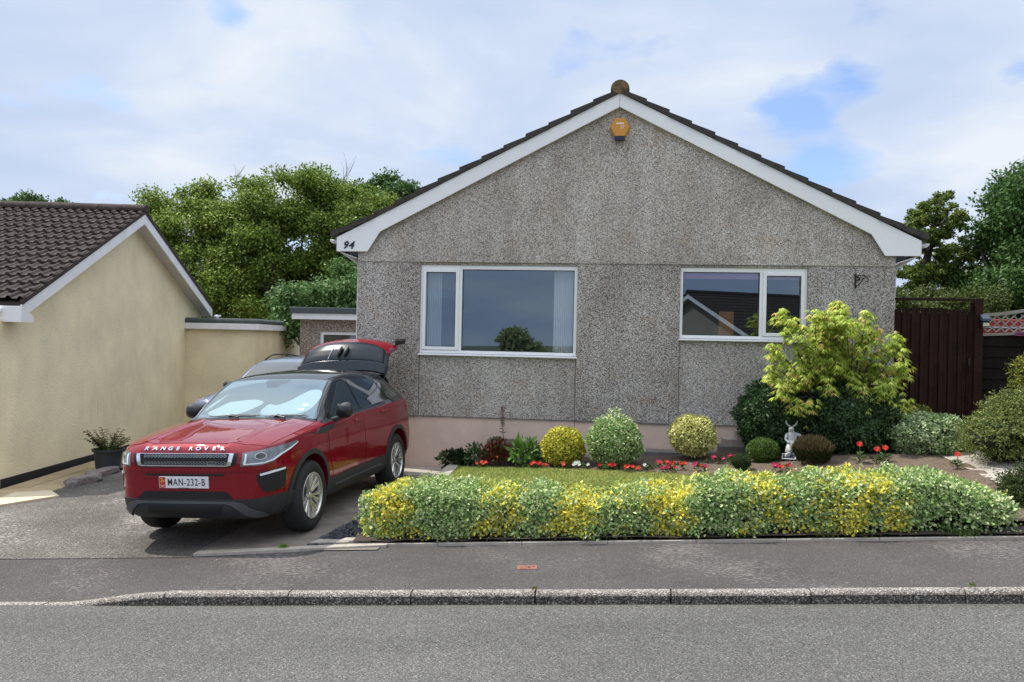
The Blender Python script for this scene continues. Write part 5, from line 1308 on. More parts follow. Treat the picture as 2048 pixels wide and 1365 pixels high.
tree('low mid-green bush mass filling the gap above the dark gate',(9.4,11.5,.4),[blob(1835,632,22,34,30,1),blob(1890,620,22,30,30,1),blob(1935,632,22,30,22,1),blob(1965,610,22,22,34,1),blob(1805,625,22,16,36,1),blob(1860,600,22,12,14,1)],60,(.15,.4),22000,.075,[(.06,.09,.02),(.04,.06,.015),(.12,.14,.03),(.09,.13,.03)],None,trunk=.08,kind='bush',name='tall_bush',limbn=8)
tree('dark leafy mass standing further back between the two bungalows',(-13.5,24.5,-.5),[blob(470,560,39,90,70,2),blob(600,570,39,90,70,2),blob(680,600,39,60,60,2),blob(430,610,39,50,50,2)],90,(.5,.9),26000,.15,GR2,trunk=.2,group=TG_)
# ---- hedge
HD=empty('hedge',(.5,-4.15,.2),(0,0,0),'low clipped variegated hedge along the pavement with golden patches','hedge')
def htop(x): return np.interp(x,[-2.6,-2.35,-2.0,-1.5,-1.1,-.5,0,.6,.9,1.8,2.7,3.2,3.7,4.0],[.12,.25,.37,.32,.36,.33,.34,.42,.50,.56,.63,.58,.44,.28])
HX0,HX1=-2.52,3.52
def hedge_pts(n):
    x=rng.uniform(HX0,HX1,n); s=rng.uniform(0,1,n); y=np.empty(n); z=np.empty(n); nx=np.zeros((n,3))
    top=htop(x)+.025*np.sin(7*x)+.02*np.sin(17*x+1)+.015*np.sin(31*x); bot=.062*x+.03
    yf=-4.50+.03*np.sin(5*x)+.02*np.sin(13*x+2); yb=-3.72+.05*np.sin(3*x); h=top-bot
    peri=h+.78+h*.5; d=s*peri; rad=.16
    fr=d<h; tp=(d>=h)&(d<h+.78); bk=d>=h+.78
    z[fr]=(bot+d)[fr]; y[fr]=yf[fr]; nx[fr]=(0,-1,.15)
    t=((d-h)/.78); y[tp]=(yf+(yb-yf)*t)[tp]; z[tp]=top[tp]; nx[tp]=(0,0,1)
    t=((d-h-.78)/(h*.5)); z[bk]=(top-t*h*.9)[bk]; y[bk]=yb[bk]; nx[bk]=(0,1,.1)
    # round the shoulders
    e=np.clip((z-(top-rad))/rad,0,1); ef=np.clip(((yf+rad)-y)/rad,0,1); q=np.minimum(e,ef); 
    y=y+q*q*rad*.5*(nx[:,1]<0)+0; z=z-ef*ef*rad*.45*(nx[:,2]>.9); 
    nx[:,1]-=q*.7*(nx[:,2]>.9); nx[:,2]+=q*.7*(nx[:,1]<-.5)
    # left end rounded off
    le=np.clip((-2.2-x)/.32,0,1); y=y+(np.array(-4.1)-y)*le*le*.8; 
    nx[:,0]-=le
    ring=(rng.random(n)**2)*.10; P=np.stack([x,y,z],1)-unit(nx)*ring[:,None]+rng.normal(size=(n,3))*.016
    tuft=.5+.5*np.sin(23*x+3*np.sin(19*y))*np.sin(21*y+17*z+2*np.sin(9*x)); P+=unit(nx)*(tuft*.035)[:,None]
    return P,unit(nx)
P,Nn=hedge_pts(118000); n=len(P); x=P[:,0]; z=P[:,2]
gold=np.zeros(n)
for c,wd,k in [(-2.2,.22,.95),(-1.17,.20,.75),(-.33,.22,1.0),(.05,.1,.35),(.60,.20,.95),(1.50,.15,.85),(1.15,.1,.35),(1.9,.12,.3),(2.1,.22,.9),(2.42,.14,.75),(-2.45,.1,.5)]:
    gold=np.maximum(gold,k*np.exp(-((x-c-.12*np.sin(6*z+c*5)-.05*np.sin(21*z+9*P[:,1]))/wd)**4))
blot=.5+.5*np.sin(11*x+2.2*np.sin(9*P[:,1]))*np.sin(13*z+7*P[:,1]+2*np.sin(7*x))
isg=rng.random(n)<np.clip(gold*(.30+.85*blot),0,.95)
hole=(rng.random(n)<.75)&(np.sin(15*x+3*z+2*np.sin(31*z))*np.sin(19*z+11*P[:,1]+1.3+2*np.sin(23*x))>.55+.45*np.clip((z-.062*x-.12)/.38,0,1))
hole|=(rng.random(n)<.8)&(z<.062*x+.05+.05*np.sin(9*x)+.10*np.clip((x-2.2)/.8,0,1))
def hleaf(name,m_,c1,w1,c2,w2,sz):
    m_=m_&~hole; p=P[m_]; nn=Nn[m_]; k=len(p); D=unit(nn*.55+rdir(k)*.9+np.array([0,0,.25])); N2=unit(nn+rdir(k)*.55)
    ln=sz*rng.uniform(.6,1.35,k); C1=pal(k,c1,w1,.15); C2=pal(k,c2,w2,.15)
    p=p-np.array(HD.location); o=leaf_mesh(name,p,D,N2,ln,ln*.6,C1,C2,M['leafg'],HD); return o
hleaf('green_foliage',~isg,[(.08,.19,.035),(.13,.26,.06),(.20,.34,.09),(.34,.46,.13)],[.34,.3,.22,.14],[(.62,.68,.34),(.18,.33,.09),(.74,.78,.46),(.36,.50,.17)],[.32,.25,.2,.23],.037)
hleaf('golden_foliage',isg,[(.78,.64,.05),(.62,.56,.08),(.26,.36,.06),(.86,.74,.14)],[.42,.22,.14,.22],[(.88,.74,.08),(.88,.80,.25),(.40,.45,.08)],[.5,.25,.25],.038)
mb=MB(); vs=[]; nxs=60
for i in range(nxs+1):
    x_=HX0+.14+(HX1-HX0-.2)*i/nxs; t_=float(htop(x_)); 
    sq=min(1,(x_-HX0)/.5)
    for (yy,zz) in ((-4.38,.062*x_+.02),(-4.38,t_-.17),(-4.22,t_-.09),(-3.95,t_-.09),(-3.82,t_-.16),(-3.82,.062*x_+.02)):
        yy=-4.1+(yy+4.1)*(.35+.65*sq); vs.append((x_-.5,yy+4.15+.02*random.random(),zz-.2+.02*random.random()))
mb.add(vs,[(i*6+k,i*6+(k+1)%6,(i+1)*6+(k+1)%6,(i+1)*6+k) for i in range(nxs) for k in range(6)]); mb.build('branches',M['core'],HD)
# hedge sprays poking up
k=700; x=rng.uniform(-2.3,3.6,k); yb=rng.uniform(-4.3,-3.75,k); base=np.stack([x,yb,htop(x)+.0],1); hh=rng.uniform(.02,.09,k)
Pp=[];Dd=[]
for q in range(5):
    Pp.append(base+np.array([0,0,1])*(hh*q/4)[:,None]+rng.normal(size=(k,3))*.006); Dd.append(rdir(k)+np.array([0,0,.6]))
Pp=np.vstack(Pp)-np.array(HD.location); Dd=unit(np.vstack(Dd)); kk=len(Pp)
C=pal(kk,[(.35,.42,.12),(.5,.48,.1),(.16,.3,.08)]); leaf_mesh('shoots',Pp,Dd,rdir(kk),.03,.017,C,C,M['leafg'],HD)
# ---- round shrubs
def ball(name,label,c,r,n,leaf,c1,w1,c2,w2,kind='shrub',group=None,lump=.08,up=-.95,mat='leafg',core=True,aspect=.62):
    root=empty(name,(c[0],c[1],c[2]-r[2]),(0,0,0),label,kind,group); off=np.array([0,0,r[2]])
    P_,N_=ell(n,(0,0,0),r,(.84,1.02),up); lu=1+lump*np.sin(5*P_[:,0]/r[0]+1)*np.sin(4*P_[:,1]/r[1]+2)*np.sin(5*P_[:,2]/r[2])+lump*.6*np.sin(11*P_[:,0]/r[0])*np.sin(12*P_[:,2]/r[2]+1)
    P_=P_*lu[:,None]+off; D=unit(N_*.6+rdir(n)*.85+np.array([0,0,.2])); N2=unit(N_+rdir(n)*.6); ln=leaf*rng.uniform(.6,1.35,n)
    leaf_mesh('foliage',P_,D,N2,ln,ln*aspect,pal(n,c1,w1),pal(n,c2,w2),M[mat],root)
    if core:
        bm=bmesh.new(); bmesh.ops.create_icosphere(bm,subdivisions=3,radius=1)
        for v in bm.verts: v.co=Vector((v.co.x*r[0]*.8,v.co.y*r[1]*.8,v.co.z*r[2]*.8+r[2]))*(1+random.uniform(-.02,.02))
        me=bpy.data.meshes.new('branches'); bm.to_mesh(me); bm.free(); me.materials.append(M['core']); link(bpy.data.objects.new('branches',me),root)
    return root
RS='clipped round shrubs along the plinth'
VG=[(.09,.20,.04),(.15,.28,.06),(.25,.38,.1)]; VE=[(.55,.64,.30),(.2,.36,.11),(.68,.74,.42)]
YG=[(.58,.5,.05),(.42,.42,.05),(.2,.28,.04)]; YE=[(.8,.7,.1),(.66,.6,.1),(.35,.4,.06)]
CG=[(.56,.52,.14),(.42,.45,.12),(.28,.35,.09)]; CE=[(.85,.8,.36),(.74,.7,.25),(.5,.5,.16)]
ball('round_shrub','yellow-green ball-shaped shrub, smallest and leftmost of the clipped balls by the plinth',(-.72,-.78,.38),(.29,.27,.27),6500,.035,YG,[.45,.3,.25],YE,[.45,.3,.25],group=RS)
b2=ball('round_shrub','largest clipped ball, white-edged green, with shoots sticking up on top',(-.02,-1.0,.50),(.365,.34,.33),9500,.037,VG,[.4,.35,.25],VE,[.35,.35,.3],group=RS)
k=260; base=np.array([.0,.0,.63])+rng.normal(size=(k,3))*np.array([.12,.08,.02]); base[:,2]+=rng.uniform(0,.17,k)*np.exp(-(base[:,0]/.12)**2); C=pal(k,VE); leaf_mesh('shoots',base,rdir(k)+np.array([0,0,.8]),rdir(k),.035,.02,C,C,M['leafg'],b2)
ball('round_shrub','creamy golden clipped ball shrub, rightmost of the balls in front of the plinth',(1.03,-.75,.60),(.31,.30,.275),7500,.034,CG,[.45,.35,.2],CE,[.45,.35,.2],group=RS)
DG=[(.03,.07,.02),(.02,.05,.014),(.05,.10,.03)]; DE=[(.05,.11,.035),(.03,.07,.02),(.16,.22,.12)]
d1=ball('evergreen_shrub','dark glossy evergreen shrub left of the white statue under the window',(2.12,-.66,.86),(.50,.42,.50),15000,.052,DG,None,DE,[.45,.4,.15],lump=.14,aspect=.42)
d2=ball('evergreen_shrub','wide dark glossy evergreen shrub under the yellow-leaved maple',(3.12,-.75,.86),(.70,.5,.48),21000,.052,DG,None,DE,[.42,.38,.2],lump=.16,aspect=.42)
ball('dwarf_conifer','bright green dwarf cushion conifer left of the solar panel',(1.90,-1.15,.48),(.20,.19,.155),7000,.028,[(.07,.14,.015),(.05,.10,.012),(.1,.18,.02)],None,[(.12,.2,.03),(.07,.13,.02)],None,lump=.06,aspect=.28)
ball('dwarf_conifer','tiny dark green round cushion conifer beside the red begonias',(1.56,-1.62,.385),(.115,.11,.095),3600,.022,[(.03,.06,.012),(.02,.045,.01)],None,[(.05,.09,.02),(.03,.06,.015)],None,lump=.05,aspect=.28)
ball('variegated_shrub','pale green variegated shrub spreading below the dark gate',(3.95,-1.15,.72),(.48,.4,.30),12000,.037,VG,[.35,.35,.3],[(.45,.52,.3),(.18,.3,.1),(.6,.64,.42)],[.35,.3,.35],lump=.14)
ball('golden_shrub','dull golden shrub between the gate and the pale variegated shrub',(3.88,-.55,.78),(.36,.3,.32),7000,.034,[(.16,.17,.03),(.1,.13,.03)],None,[(.26,.24,.05),(.14,.17,.04)],None,lump=.12)
# heather: upright needles
HT=empty('heather',(2.42,-1.62,.36),(0,0,0),'brown-tipped heather clump to the right of the solar panel','heather')
n=5200; th=rng.uniform(0,2*np.pi,n); q=np.sqrt(rng.random(n)); bx_=np.stack([.14*q*np.cos(th),.13*q*np.sin(th),np.zeros(n)],1); dirn=np.stack([.5*q*np.cos(th),.5*q*np.sin(th),np.ones(n)],1)
hgt=(.36-.14*q**2)*rng.uniform(.2,1,n); st=bx_+unit(dirn)*hgt[:,None]
tipc=np.where((hgt>.22)[:,None],pal(n,[(.14,.085,.05),(.09,.09,.03)]),pal(n,[(.055,.06,.02),(.035,.045,.015)]))
leaf_mesh('foliage',st,unit(dirn)+rdir(n)*.28,rdir(n),.07,.010,tipc,tipc,M['leaf'],HT)
mb=MB()
for i in range(40):
    a=random.uniform(0,6.28); q_=random.random()**.5; mb.tube([(.12*q_*math.cos(a),.12*q_*math.sin(a),-.03),(.22*q_*math.cos(a),.22*q_*math.sin(a),.22)],[.006,.002],n=4)
mb.build('stems',M['bark'],HT)
# ---- maple
MP=empty('maple_tree',(3.0,-.62,.42),(0,0,0),'lime-yellow cut-leaved maple in front of the right end of the house','tree')
def mk(px,py,Z): p=P3c(px,py,Z); return np.array(p)-np.array([3.0,-.62,.42])
tipl=[(1677,600),(1672,615),(1684,622),(1668,632),(1660,648),(1695,650),(1677,645),(1677,612),(1560,622),(1590,640),(1652,640),(1705,640),(1630,622),(1735,625),(1745,660),(1790,668),(1795,690),(1690,660),(1660,670),(1610,680),(1575,660),(1545,690),(1555,705),(1545,735),(1540,750),(1595,700),(1640,700),(1680,700),(1720,690),(1750,710),(1800,720),(1805,735),(1600,730),(1570,755),(1560,770),(1635,740),(1680,735),(1720,740),(1760,745),(1790,760),(1600,770),(1640,780),(1690,775),(1730,775),(1770,775),(1590,800),(1620,800),(1660,805),(1700,805),(1740,795),(1810,800),(1805,820),(1615,825),(1665,830),(1570,725),(1700,720),(1655,760),(1620,755),(1745,730),(1715,765),(1590,745),(1650,625),(1670,640),(1685,625),(1728,655),(1765,690),(1640,655),(1625,660),(1600,655)]
TP=[mk(px,py,11.3+random.uniform(-.45,.35)) for px,py in tipl]
for _ in range(70):
    a,b=random.sample(TP,2); m_=(a+b)/2+np.array([0,random.uniform(-.2,.45),random.uniform(-.1,.05)]); TP.append(m_) if abs(m_[0])<.62 else None
Ps=[];Ds=[];Cs=[];Ns=[]
LM=[(.50,.64,.11),(.42,.58,.10),(.60,.70,.18),(.30,.46,.08)]; LO=[(.72,.55,.2),(.66,.62,.2)]
for ti,t in enumerate(TP):
    front=t[1]<.3
    for k in range(random.randint(34,44)):
        a=random.uniform(0,6.28); rad=random.uniform(.0,.108); c=t+np.array([rad*math.cos(a),rad*math.sin(a),random.uniform(-.15,.05)-rad*.25])
        az=random.uniform(0,6.28) if rad<.04 else a+random.uniform(-.6,.6)
        nl=random.choice((5,7,7)); base=pal(1,LM if random.random()>.09 else LO,None,.12)[0]
        for j in range(nl):
            d_=(j-(nl-1)/2)*.42; dv=np.array([math.cos(az+d_),math.sin(az+d_),-.55-.35*abs(d_)+random.uniform(-.25,.15)])
            Ps.append(c); Ds.append(dv); Cs.append(base*random.uniform(.85,1.12)); Ns.append((-math.sin(az)*.2,math.cos(az)*.2,1))
n=len(Ps); ln=rng.uniform(.055,.105,n)
leaf_mesh('crown',np.array(Ps),np.array(Ds),np.array(Ns)+rng.normal(size=(n,3))*.2,ln,ln*.17,np.array(Cs),np.array(Cs)*np.array([1.12,.98,.9]),M['leaf'],MP,fold=.3)
mb=MB(); root=Vector((0,0,-.1))
stems=[Vector((-.35,-.1,.7)),Vector((-.1,.05,.8)),Vector((.1,-.1,.75)),Vector((.35,.0,.7)),Vector((-.55,0,.5)),Vector((.55,0,.5))]
for s_ in stems: mb.tube([root,root.lerp(s_,.5)+Vector((random.uniform(-.05,.05),0,.05)),s_],[.035,.025,.016],n=7)
for t in TP:
    t=Vector(t); s_=min(stems,key=lambda q:(q-t).length); mb.tube([s_-(s_-root)*.15,s_.lerp(t,.5)+Vector((0,0,.05)),t+Vector((0,0,.01))],[.012,.008,.003],n=5)
mb.build('trunk',M['bark'],MP,smooth=True,autos=70)
# ---- big cotoneaster like shrub on the right, with its lower neighbour and the golden one behind
def spiky(name,label,base,env,ncl,rcl,sprays,leaf,cols,w,mat='leaf',kind='shrub'):
    root=empty(name,base,(0,0,0),label,kind); b=np.array(base); env=[(np.array(c)-b,np.array(r)) for c,r in env]
    Ps=[];Ds=[];Ns=[]
    ws=np.array([r[0]*r[2] for c,r in env]); ws/=ws.sum()
    for i in range(sprays):
        c,r=env[rng.choice(len(env),p=ws)]; d=rdir(1)[0]; d[2]=abs(d[2])*.9+.0 if rng.random()<.75 else d[2]; d/=np.linalg.norm(d)
        p0=c+d*r*rng.uniform(.62,.92); dd=unit((d*np.array([1,1,.8])+rng.normal(size=3)*.35+np.array([0,0,.25]))[None])[0]; Lr=rng.uniform(.07,.22)
        m=rng.integers(9,16)
        for k in range(m):
            t=k/m; q=p0+dd*Lr*t+np.array([0,0,-.10*t*t*Lr*3]); Ps.append(q); Ds.append(dd*.6+rng.normal(size=3)*.6); Ns.append(d+rng.normal(size=3)*.5)
    n=len(Ps); ln=leaf*rng.uniform(.6,1.3,n); C=pal(n,cols,w)
    leaf_mesh('foliage',np.array(Ps),np.array(Ds),np.array(Ns),ln,ln*.5,C,C,M[mat],root)
    mb=MB()
    for i in range(60):
        c,r=env[rng.choice(len(env),p=ws)]; d=rdir(1)[0]; t=Vector(c+d*r*.85); mb.tube([(0,0,-.1),tuple(Vector(c)*.5+Vector((random.uniform(-.1,.1),0,0))),tuple(t)],[.02,.012,.003],n=5)
    mb.build('stems',M['bark'],root)
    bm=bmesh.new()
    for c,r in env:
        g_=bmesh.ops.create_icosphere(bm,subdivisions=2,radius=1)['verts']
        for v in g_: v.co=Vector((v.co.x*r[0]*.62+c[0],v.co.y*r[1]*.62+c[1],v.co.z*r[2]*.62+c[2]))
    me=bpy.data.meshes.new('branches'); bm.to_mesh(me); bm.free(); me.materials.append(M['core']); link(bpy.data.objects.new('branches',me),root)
    return root
OG=[(.19,.24,.06),(.13,.17,.045),(.30,.32,.11),(.07,.09,.025)]
spiky('spreading_shrub','large spreading olive-green shrub with arching sprays at the right edge in front of the gate',(4.75,-2.1,.45),[(P3c(2045,870,9.9),(.55,.45,.30)),(P3c(2000,865,9.8),(.36,.4,.24)),(P3c(2085,850,9.9),(.55,.5,.42)),(P3c(2010,905,9.9),(.38,.4,.16)),(P3c(1965,880,9.7),(.2,.25,.13)),(P3c(2035,820,10),(.32,.35,.17))],0,0,3400,.030,OG,[.32,.28,.22,.18])
spiky('spreading_shrub','low dark green shrub at the bottom right corner beside the end of the hedge',(3.95,-3.85,.2),[(P3c(2048,1040,8.1),(.17,.2,.2)),(P3c(2080,1000,8.2),(.3,.3,.34)),(P3c(2030,975,8.4),(.12,.15,.1))],0,0,1300,.026,[(.05,.085,.02),(.09,.12,.03),(.03,.05,.015)],None)
spiky('golden_shrub','yellow-green shrub at the far right edge rising beside the dark fence',(5.35,-.6,.7),[(P3c(2062,745,11.2),(.16,.2,.22)),(P3c(2050,780,11.2),(.13,.2,.15)),(P3c(2075,800,11.2),(.3,.3,.3))],0,0,520,.034,[(.36,.34,.06),(.26,.28,.05),(.12,.17,.04)],None)
# ---- left of the bed: leafy, red and dark plants, trough and lupin-like spike
def plant(name,label,base,r,n,leaf,cols,w,aspect=.5,kind='plant',mat='leaf',up=.3,stems=12,group=None,droop=.0,c2=None):
    root=empty(name,base,(0,0,0),label,kind,group); P_,N_=ell(n,(0,0,r[2]*.75),r,(.35,1.05),-.6); P_[:,2]=np.maximum(P_[:,2],.01)
    D=unit(N_*.8+rdir(n)*.6+np.array([0,0,up-droop])); N2=unit(N_*.5+rdir(n)*.6+np.array([0,0,.8])); ln=leaf*rng.uniform(.6,1.35,n); C=pal(n,cols,w)
    leaf_mesh('foliage',P_,D,N2,ln,ln*aspect,C,C if c2 is None else pal(n,c2),M[mat],root)
    mb=MB()
    for i in range(stems):
        a=random.uniform(0,6.28); q=random.random()**.5; mb.tube([(0,0,-.03),(.5*r[0]*q*math.cos(a),.5*r[1]*q*math.sin(a),r[2]*.7),(.85*r[0]*q*math.cos(a),.85*r[1]*q*math.sin(a),r[2]*1.35)],[.006,.005,.002],n=4)
    mb.build('stems',M['stem'],root); return root
plant('leafy_plant','dark low leafy plant spilling over the corner of the lawn edging',(-2.28,-.5,-.02),(.22,.18,.15),420,.075,[(.02,.045,.012),(.035,.07,.02),(.05,.02,.02)],[.45,.4,.15],kind='plant')
plant('leafy_plant','grey-green small-leaved plant between the dark plant and the red-leaved one',(-1.98,-.55,.04),(.17,.15,.17),520,.05,[(.07,.14,.05),(.14,.22,.1),(.04,.08,.03)],None)
plant('red_leaved_plant','bushy plant with dark red leaves in front of the stone trough',(-1.66,-.56,.06),(.22,.17,.20),900,.05,[(.17,.03,.015),(.10,.02,.012),(.26,.06,.03),(.06,.08,.02)],[.35,.3,.15,.2])
plant('broad_leaved_plant','bright green broad-leaved plant beside the red-leaved one',(-1.25,-.62,.09),(.25,.18,.20),330,.115,[(.17,.32,.06),(.10,.22,.04),(.26,.42,.1),(.05,.11,.03)],[.35,.3,.15,.2],.42,mat='leafg',c2=[(.2,.34,.07),(.1,.2,.04)])
TR=empty('stone_trough',(-1.62,-.22,.10),(0,0,.04),'rough grey stone planter trough against the pink plinth','trough')
bm=bmesh.new(); vs=[]
mb=MB(); n=24
def tring(a,b,z): return [(a*math.copysign(abs(math.cos(2*math.pi*k/n))**.45,math.cos(2*math.pi*k/n))+random.uniform(-.006,.006),b*math.copysign(abs(math.sin(2*math.pi*k/n))**.45,math.sin(2*math.pi*k/n))+random.uniform(-.006,.006),z+random.uniform(-.006,.006)) for k in range(n)]
rings=[tring(.18,.10,-.1),tring(.19,.11,.12),tring(.235,.13,.19),tring(.245,.135,.27),tring(.23,.125,.285),tring(.18,.09,.28),tring(.17,.085,.23)]
vs=[p for r_ in rings for p in r_]; mb.add(vs,[(i*n+k,i*n+(k+1)%n,(i+1)*n+(k+1)%n,(i+1)*n+k) for i in range(len(rings)-1) for k in range(n)]+[tuple(range(len(vs)-n,len(vs)))]); mb.build('trough_basin',M['trough'],TR,smooth=True,autos=50)
LP=empty('flower_spike',(-1.62,-.24,.36),(0,0,0),'single tall dull-pink flower spike growing in the stone trough','flower')
MB().tube([(0,0,-.02),(-.01,0,.15),(-.025,0,.32),(-.02,0,.52)],[.006,.005,.004,.002],n=6).build('stem',M['stem'],LP)
n=170; h_=rng.uniform(.22,.53,n); a=rng.uniform(0,6.28,n); rad=.022*(1.2-(h_-.22)/.42); P_=np.stack([-.02+rad*np.cos(a)*.3,rad*np.sin(a)*.3,np.round(h_/.022)*.022],1); C=np.where((h_>.33)[:,None],pal(n,[(.22,.04,.08),(.3,.06,.1)]),pal(n,[(.22,.08,.05),(.14,.09,.04)]))
leaf_mesh('petals',P_,np.stack([np.cos(a),np.sin(a),-.1+0*a],1),rdir(n),.03,.018,C,C,M['petal'],LP)
n=26; a=rng.uniform(0,6.28,n); P_=np.stack([-.01+.0*a,0*a,rng.choice([.03,.13,.18],n)],1); C=pal(n,[(.08,.12,.05),(.12,.17,.08)]); leaf_mesh('leaves',P_,np.stack([np.cos(a),np.sin(a),.15-0*a],1),rdir(n)*.3+np.array([0,0,1]),.075,.03,C,C,M['leaf'],LP)
tmp=plant('trough_weed','small green tuft growing at the left of the stone trough',(-1.72,-.23,.37),(.10,.05,.03),90,.03,GR2,None,stems=4)
# ---- pot by the neighbour
PT=empty('plant_pot',(-8.13,.32,-.37),(0,0,0),'large dark grey plastic pot standing on the flagstones','pot')
MB().lathe([(0,0),(.175,0),(.185,.01),(.215,.27),(.245,.28),(.248,.315),(.232,.318),(.215,.29),(.21,.26),(0,.25)],n=40).build('pot_body',M['potm'],PT,smooth=True,autos=35)
PP=empty('potted_shrub',(-8.13,.32,-.11),(0,0,0),'bronze-green arching shrub growing in the dark grey pot','shrub')
Ps=[];Ds=[];Ns=[];Cs=[];mb=MB()
for i in range(34):
    a=random.uniform(0,6.28); ln_=random.uniform(.22,.44); sp=random.uniform(.12,.8); d_=Vector((math.cos(a)*sp,math.sin(a)*sp,1)).normalized(); pts=[Vector((.06*math.cos(a),.06*math.sin(a),0))]
    for k in range(9):
        t=(k+1)/9; q=pts[0]+d_*ln_*t+Vector((math.cos(a),math.sin(a),-.4))*.07*t*t; pts.append(q)
        for s_ in range(4):
            aa=a+random.uniform(-1.6,1.6); Ps.append(tuple(q)); Ds.append((math.cos(aa),math.sin(aa),random.uniform(-.5,.2))); Ns.append((0,0,1)); Cs.append((.10,.17,.035) if t<.6 else random.choice([(.17,.12,.05),(.15,.2,.05),(.2,.11,.06)]))
    mb.tube(pts,[.005]*5+[.003]*5,n=4)
n=len(Ps); leaf_mesh('foliage',np.array(Ps),np.array(Ds),np.array(Ns)+rng.normal(size=(n,3))*.4,.055,.024,np.array(Cs),np.array(Cs),M['leaf'],PP); mb.build('stems',M['bark'],PP)
# ---- bedding flowers
FC=dict(red=[(.62,.035,.025),(.5,.02,.02)],orange=[(.75,.11,.035),(.65,.06,.025)],pink=[(.5,.02,.10),(.6,.06,.18)],white=[(.7,.72,.68),(.6,.65,.6)],coral=[(.8,.08,.07),(.8,.14,.10)])
def begonia(label,c,cols,wd=.09,nf=7,group='begonia clumps along the front of the bed',rz=0):
    x,y,_=c; z=zgar(x,y)-.01+.05*sm((x-1.4)/1.5)*sm((-y-.8)/.6)*sm((y+3.6)/1)
    root=empty('bedding_flower',(x,y,z),(0,0,rz),label,'flowers',group)
    n=90; P_,N_=ell(n,(0,0,.03),(wd,.06,.045),(.5,1),-.3); C=pal(n,[(.05,.11,.03),(.09,.16,.04),(.03,.06,.02)]); leaf_mesh('leaves',P_,N_+rdir(n)*.6,rdir(n)*.5+np.array([0,0,1]),.035,.026,C,C,M['leaf'],root)
    Ps=[];Ds=[];Ns=[];Cs=[]
    for i in range(nf):
        q=np.array([random.uniform(-wd,wd),random.uniform(-.06,.03),.06+random.uniform(0,.035)]); fn=np.array([random.uniform(-.3,.3),-.8,.5]); fn/=np.linalg.norm(fn); cc_=FC[random.choice(cols)]
        t1=np.cross(fn,[0,0,1]); t1/=np.linalg.norm(t1); t2=np.cross(fn,t1)
        for ring,(m_,l_) in enumerate(((6,.034),(5,.022))):
            for k in range(m_):
                a=2*math.pi*k/m_+ring*.5; Ps.append(q+fn*.006*ring); Ds.append(t1*math.cos(a)+t2*math.sin(a)+fn*(.15+.4*ring)); Ns.append(fn); Cs.append(np.array(random.choice(cc_))*random.uniform(.8,1.15))
    leaf_mesh('blooms',np.array(Ps),np.array(Ds),np.array(Ns),.028,.024,np.array(Cs),np.array(Cs)*1.05,M['petal'],root)
begonia('coral and orange begonias at the foot of the red-leaved plant',(-1.84,-.80,0),['coral','orange'],.08,6)
begonia('bright red-orange begonias on the lawn edge left of the yellow ball shrub',(-1.02,-1.02,0),['red','orange'],.13,9)
begonia('single small pink begonia below the yellow ball shrub',(-.66,-1.12,0),['pink','coral'],.04,2)
begonia('white bedding flowers on the lawn edge between two balls',(-.44,-1.2,0),['white'],.11,8)
begonia('red and coral begonias in front of the large green ball',(-.10,-1.38,0),['red','coral'],.12,6)
begonia('orange-red begonias on the lawn edge right of the large green ball',(.22,-1.58,0),['red','orange'],.11,9)
begonia('small white flower with pale leaves between the orange and pink begonias',(.42,-1.5,0),['white'],.07,2)
begonia('tall pink begonias behind the orange ones, left of the creamy ball',(.62,-1.30,0),['pink','coral'],.08,6)
begonia('dense orange begonias in the widest flower clump',(.78,-1.45,0),['orange','red'],.13,10)
begonia('crimson begonias at the near edge of the widest flower clump',(.66,-1.66,0),['red','pink'],.09,7)
begonia('coral pink begonias just right of the dense orange clump',(1.06,-1.60,0),['coral','pink'],.09,8)
begonia('magenta begonias with dark leaves below the creamy ball',(1.30,-1.12,0),['pink'],.12,6)
begonia('deep pink begonias beside the tiny dark cushion conifer',(1.50,-1.22,0),['pink','red'],.07,5)
begonia('mixed orange and crimson begonias close behind the hedge below the solar panel',(1.98,-1.95,0),['orange','pink','red'],.10,10)
def gerbera(label,c,h,rz=0):
    x,y=c; z=zgar(x,y)+.04; root=empty('gerbera',(x,y,z),(0,0,rz),label,'flower','tall red daisies at the right end of the bed')
    MB().tube([(0,0,-.02),(.01,0,h*.5),(0,-.01,h)],[.006,.005,.004],n=6).build('stem',M['stem'],root)
    m_=18; a=np.arange(m_)*2*np.pi/m_; P_=np.tile([0,-.012,h],(m_,1)); C=pal(m_,[(.8,.05,.03),(.75,.09,.06)],None,.08); leaf_mesh('petals',P_,np.stack([np.cos(a),-.25+.8*np.sin(a)*.5,np.sin(a)*.55],1),np.tile([0,-.5,.85],(m_,1)),.042,.016,C,C,M['petal'],root)
    MB().lathe([(0,h+.006),(.012,h+.004),(.014,h-.004)],n=12).build('flower_centre',M['lichen'],root)
    n=30; a=rng.uniform(0,6.28,n); P_=np.stack([.02*np.cos(a),.02*np.sin(a),rng.uniform(0,h*.45,n)],1); C=pal(n,GR2); leaf_mesh('leaves',P_,np.stack([np.cos(a),np.sin(a),.4+0*a],1),rdir(n)*.4+np.array([0,0,1]),.085,.026,C,C,M['leaf'],root)
gerbera('tall red daisy, leftmost and highest of the four beside the wide dark shrub',(2.93,-1.75),.22)
gerbera('red daisy tilting sideways, second from the left near the pale shrub',(3.12,-1.80),.16)
gerbera('small half-open red daisy, third from the left near the pale shrub',(3.23,-1.74),.16)
gerbera('red daisy standing alone by the path at the right end of the hedge',(3.83,-2.35),.16)
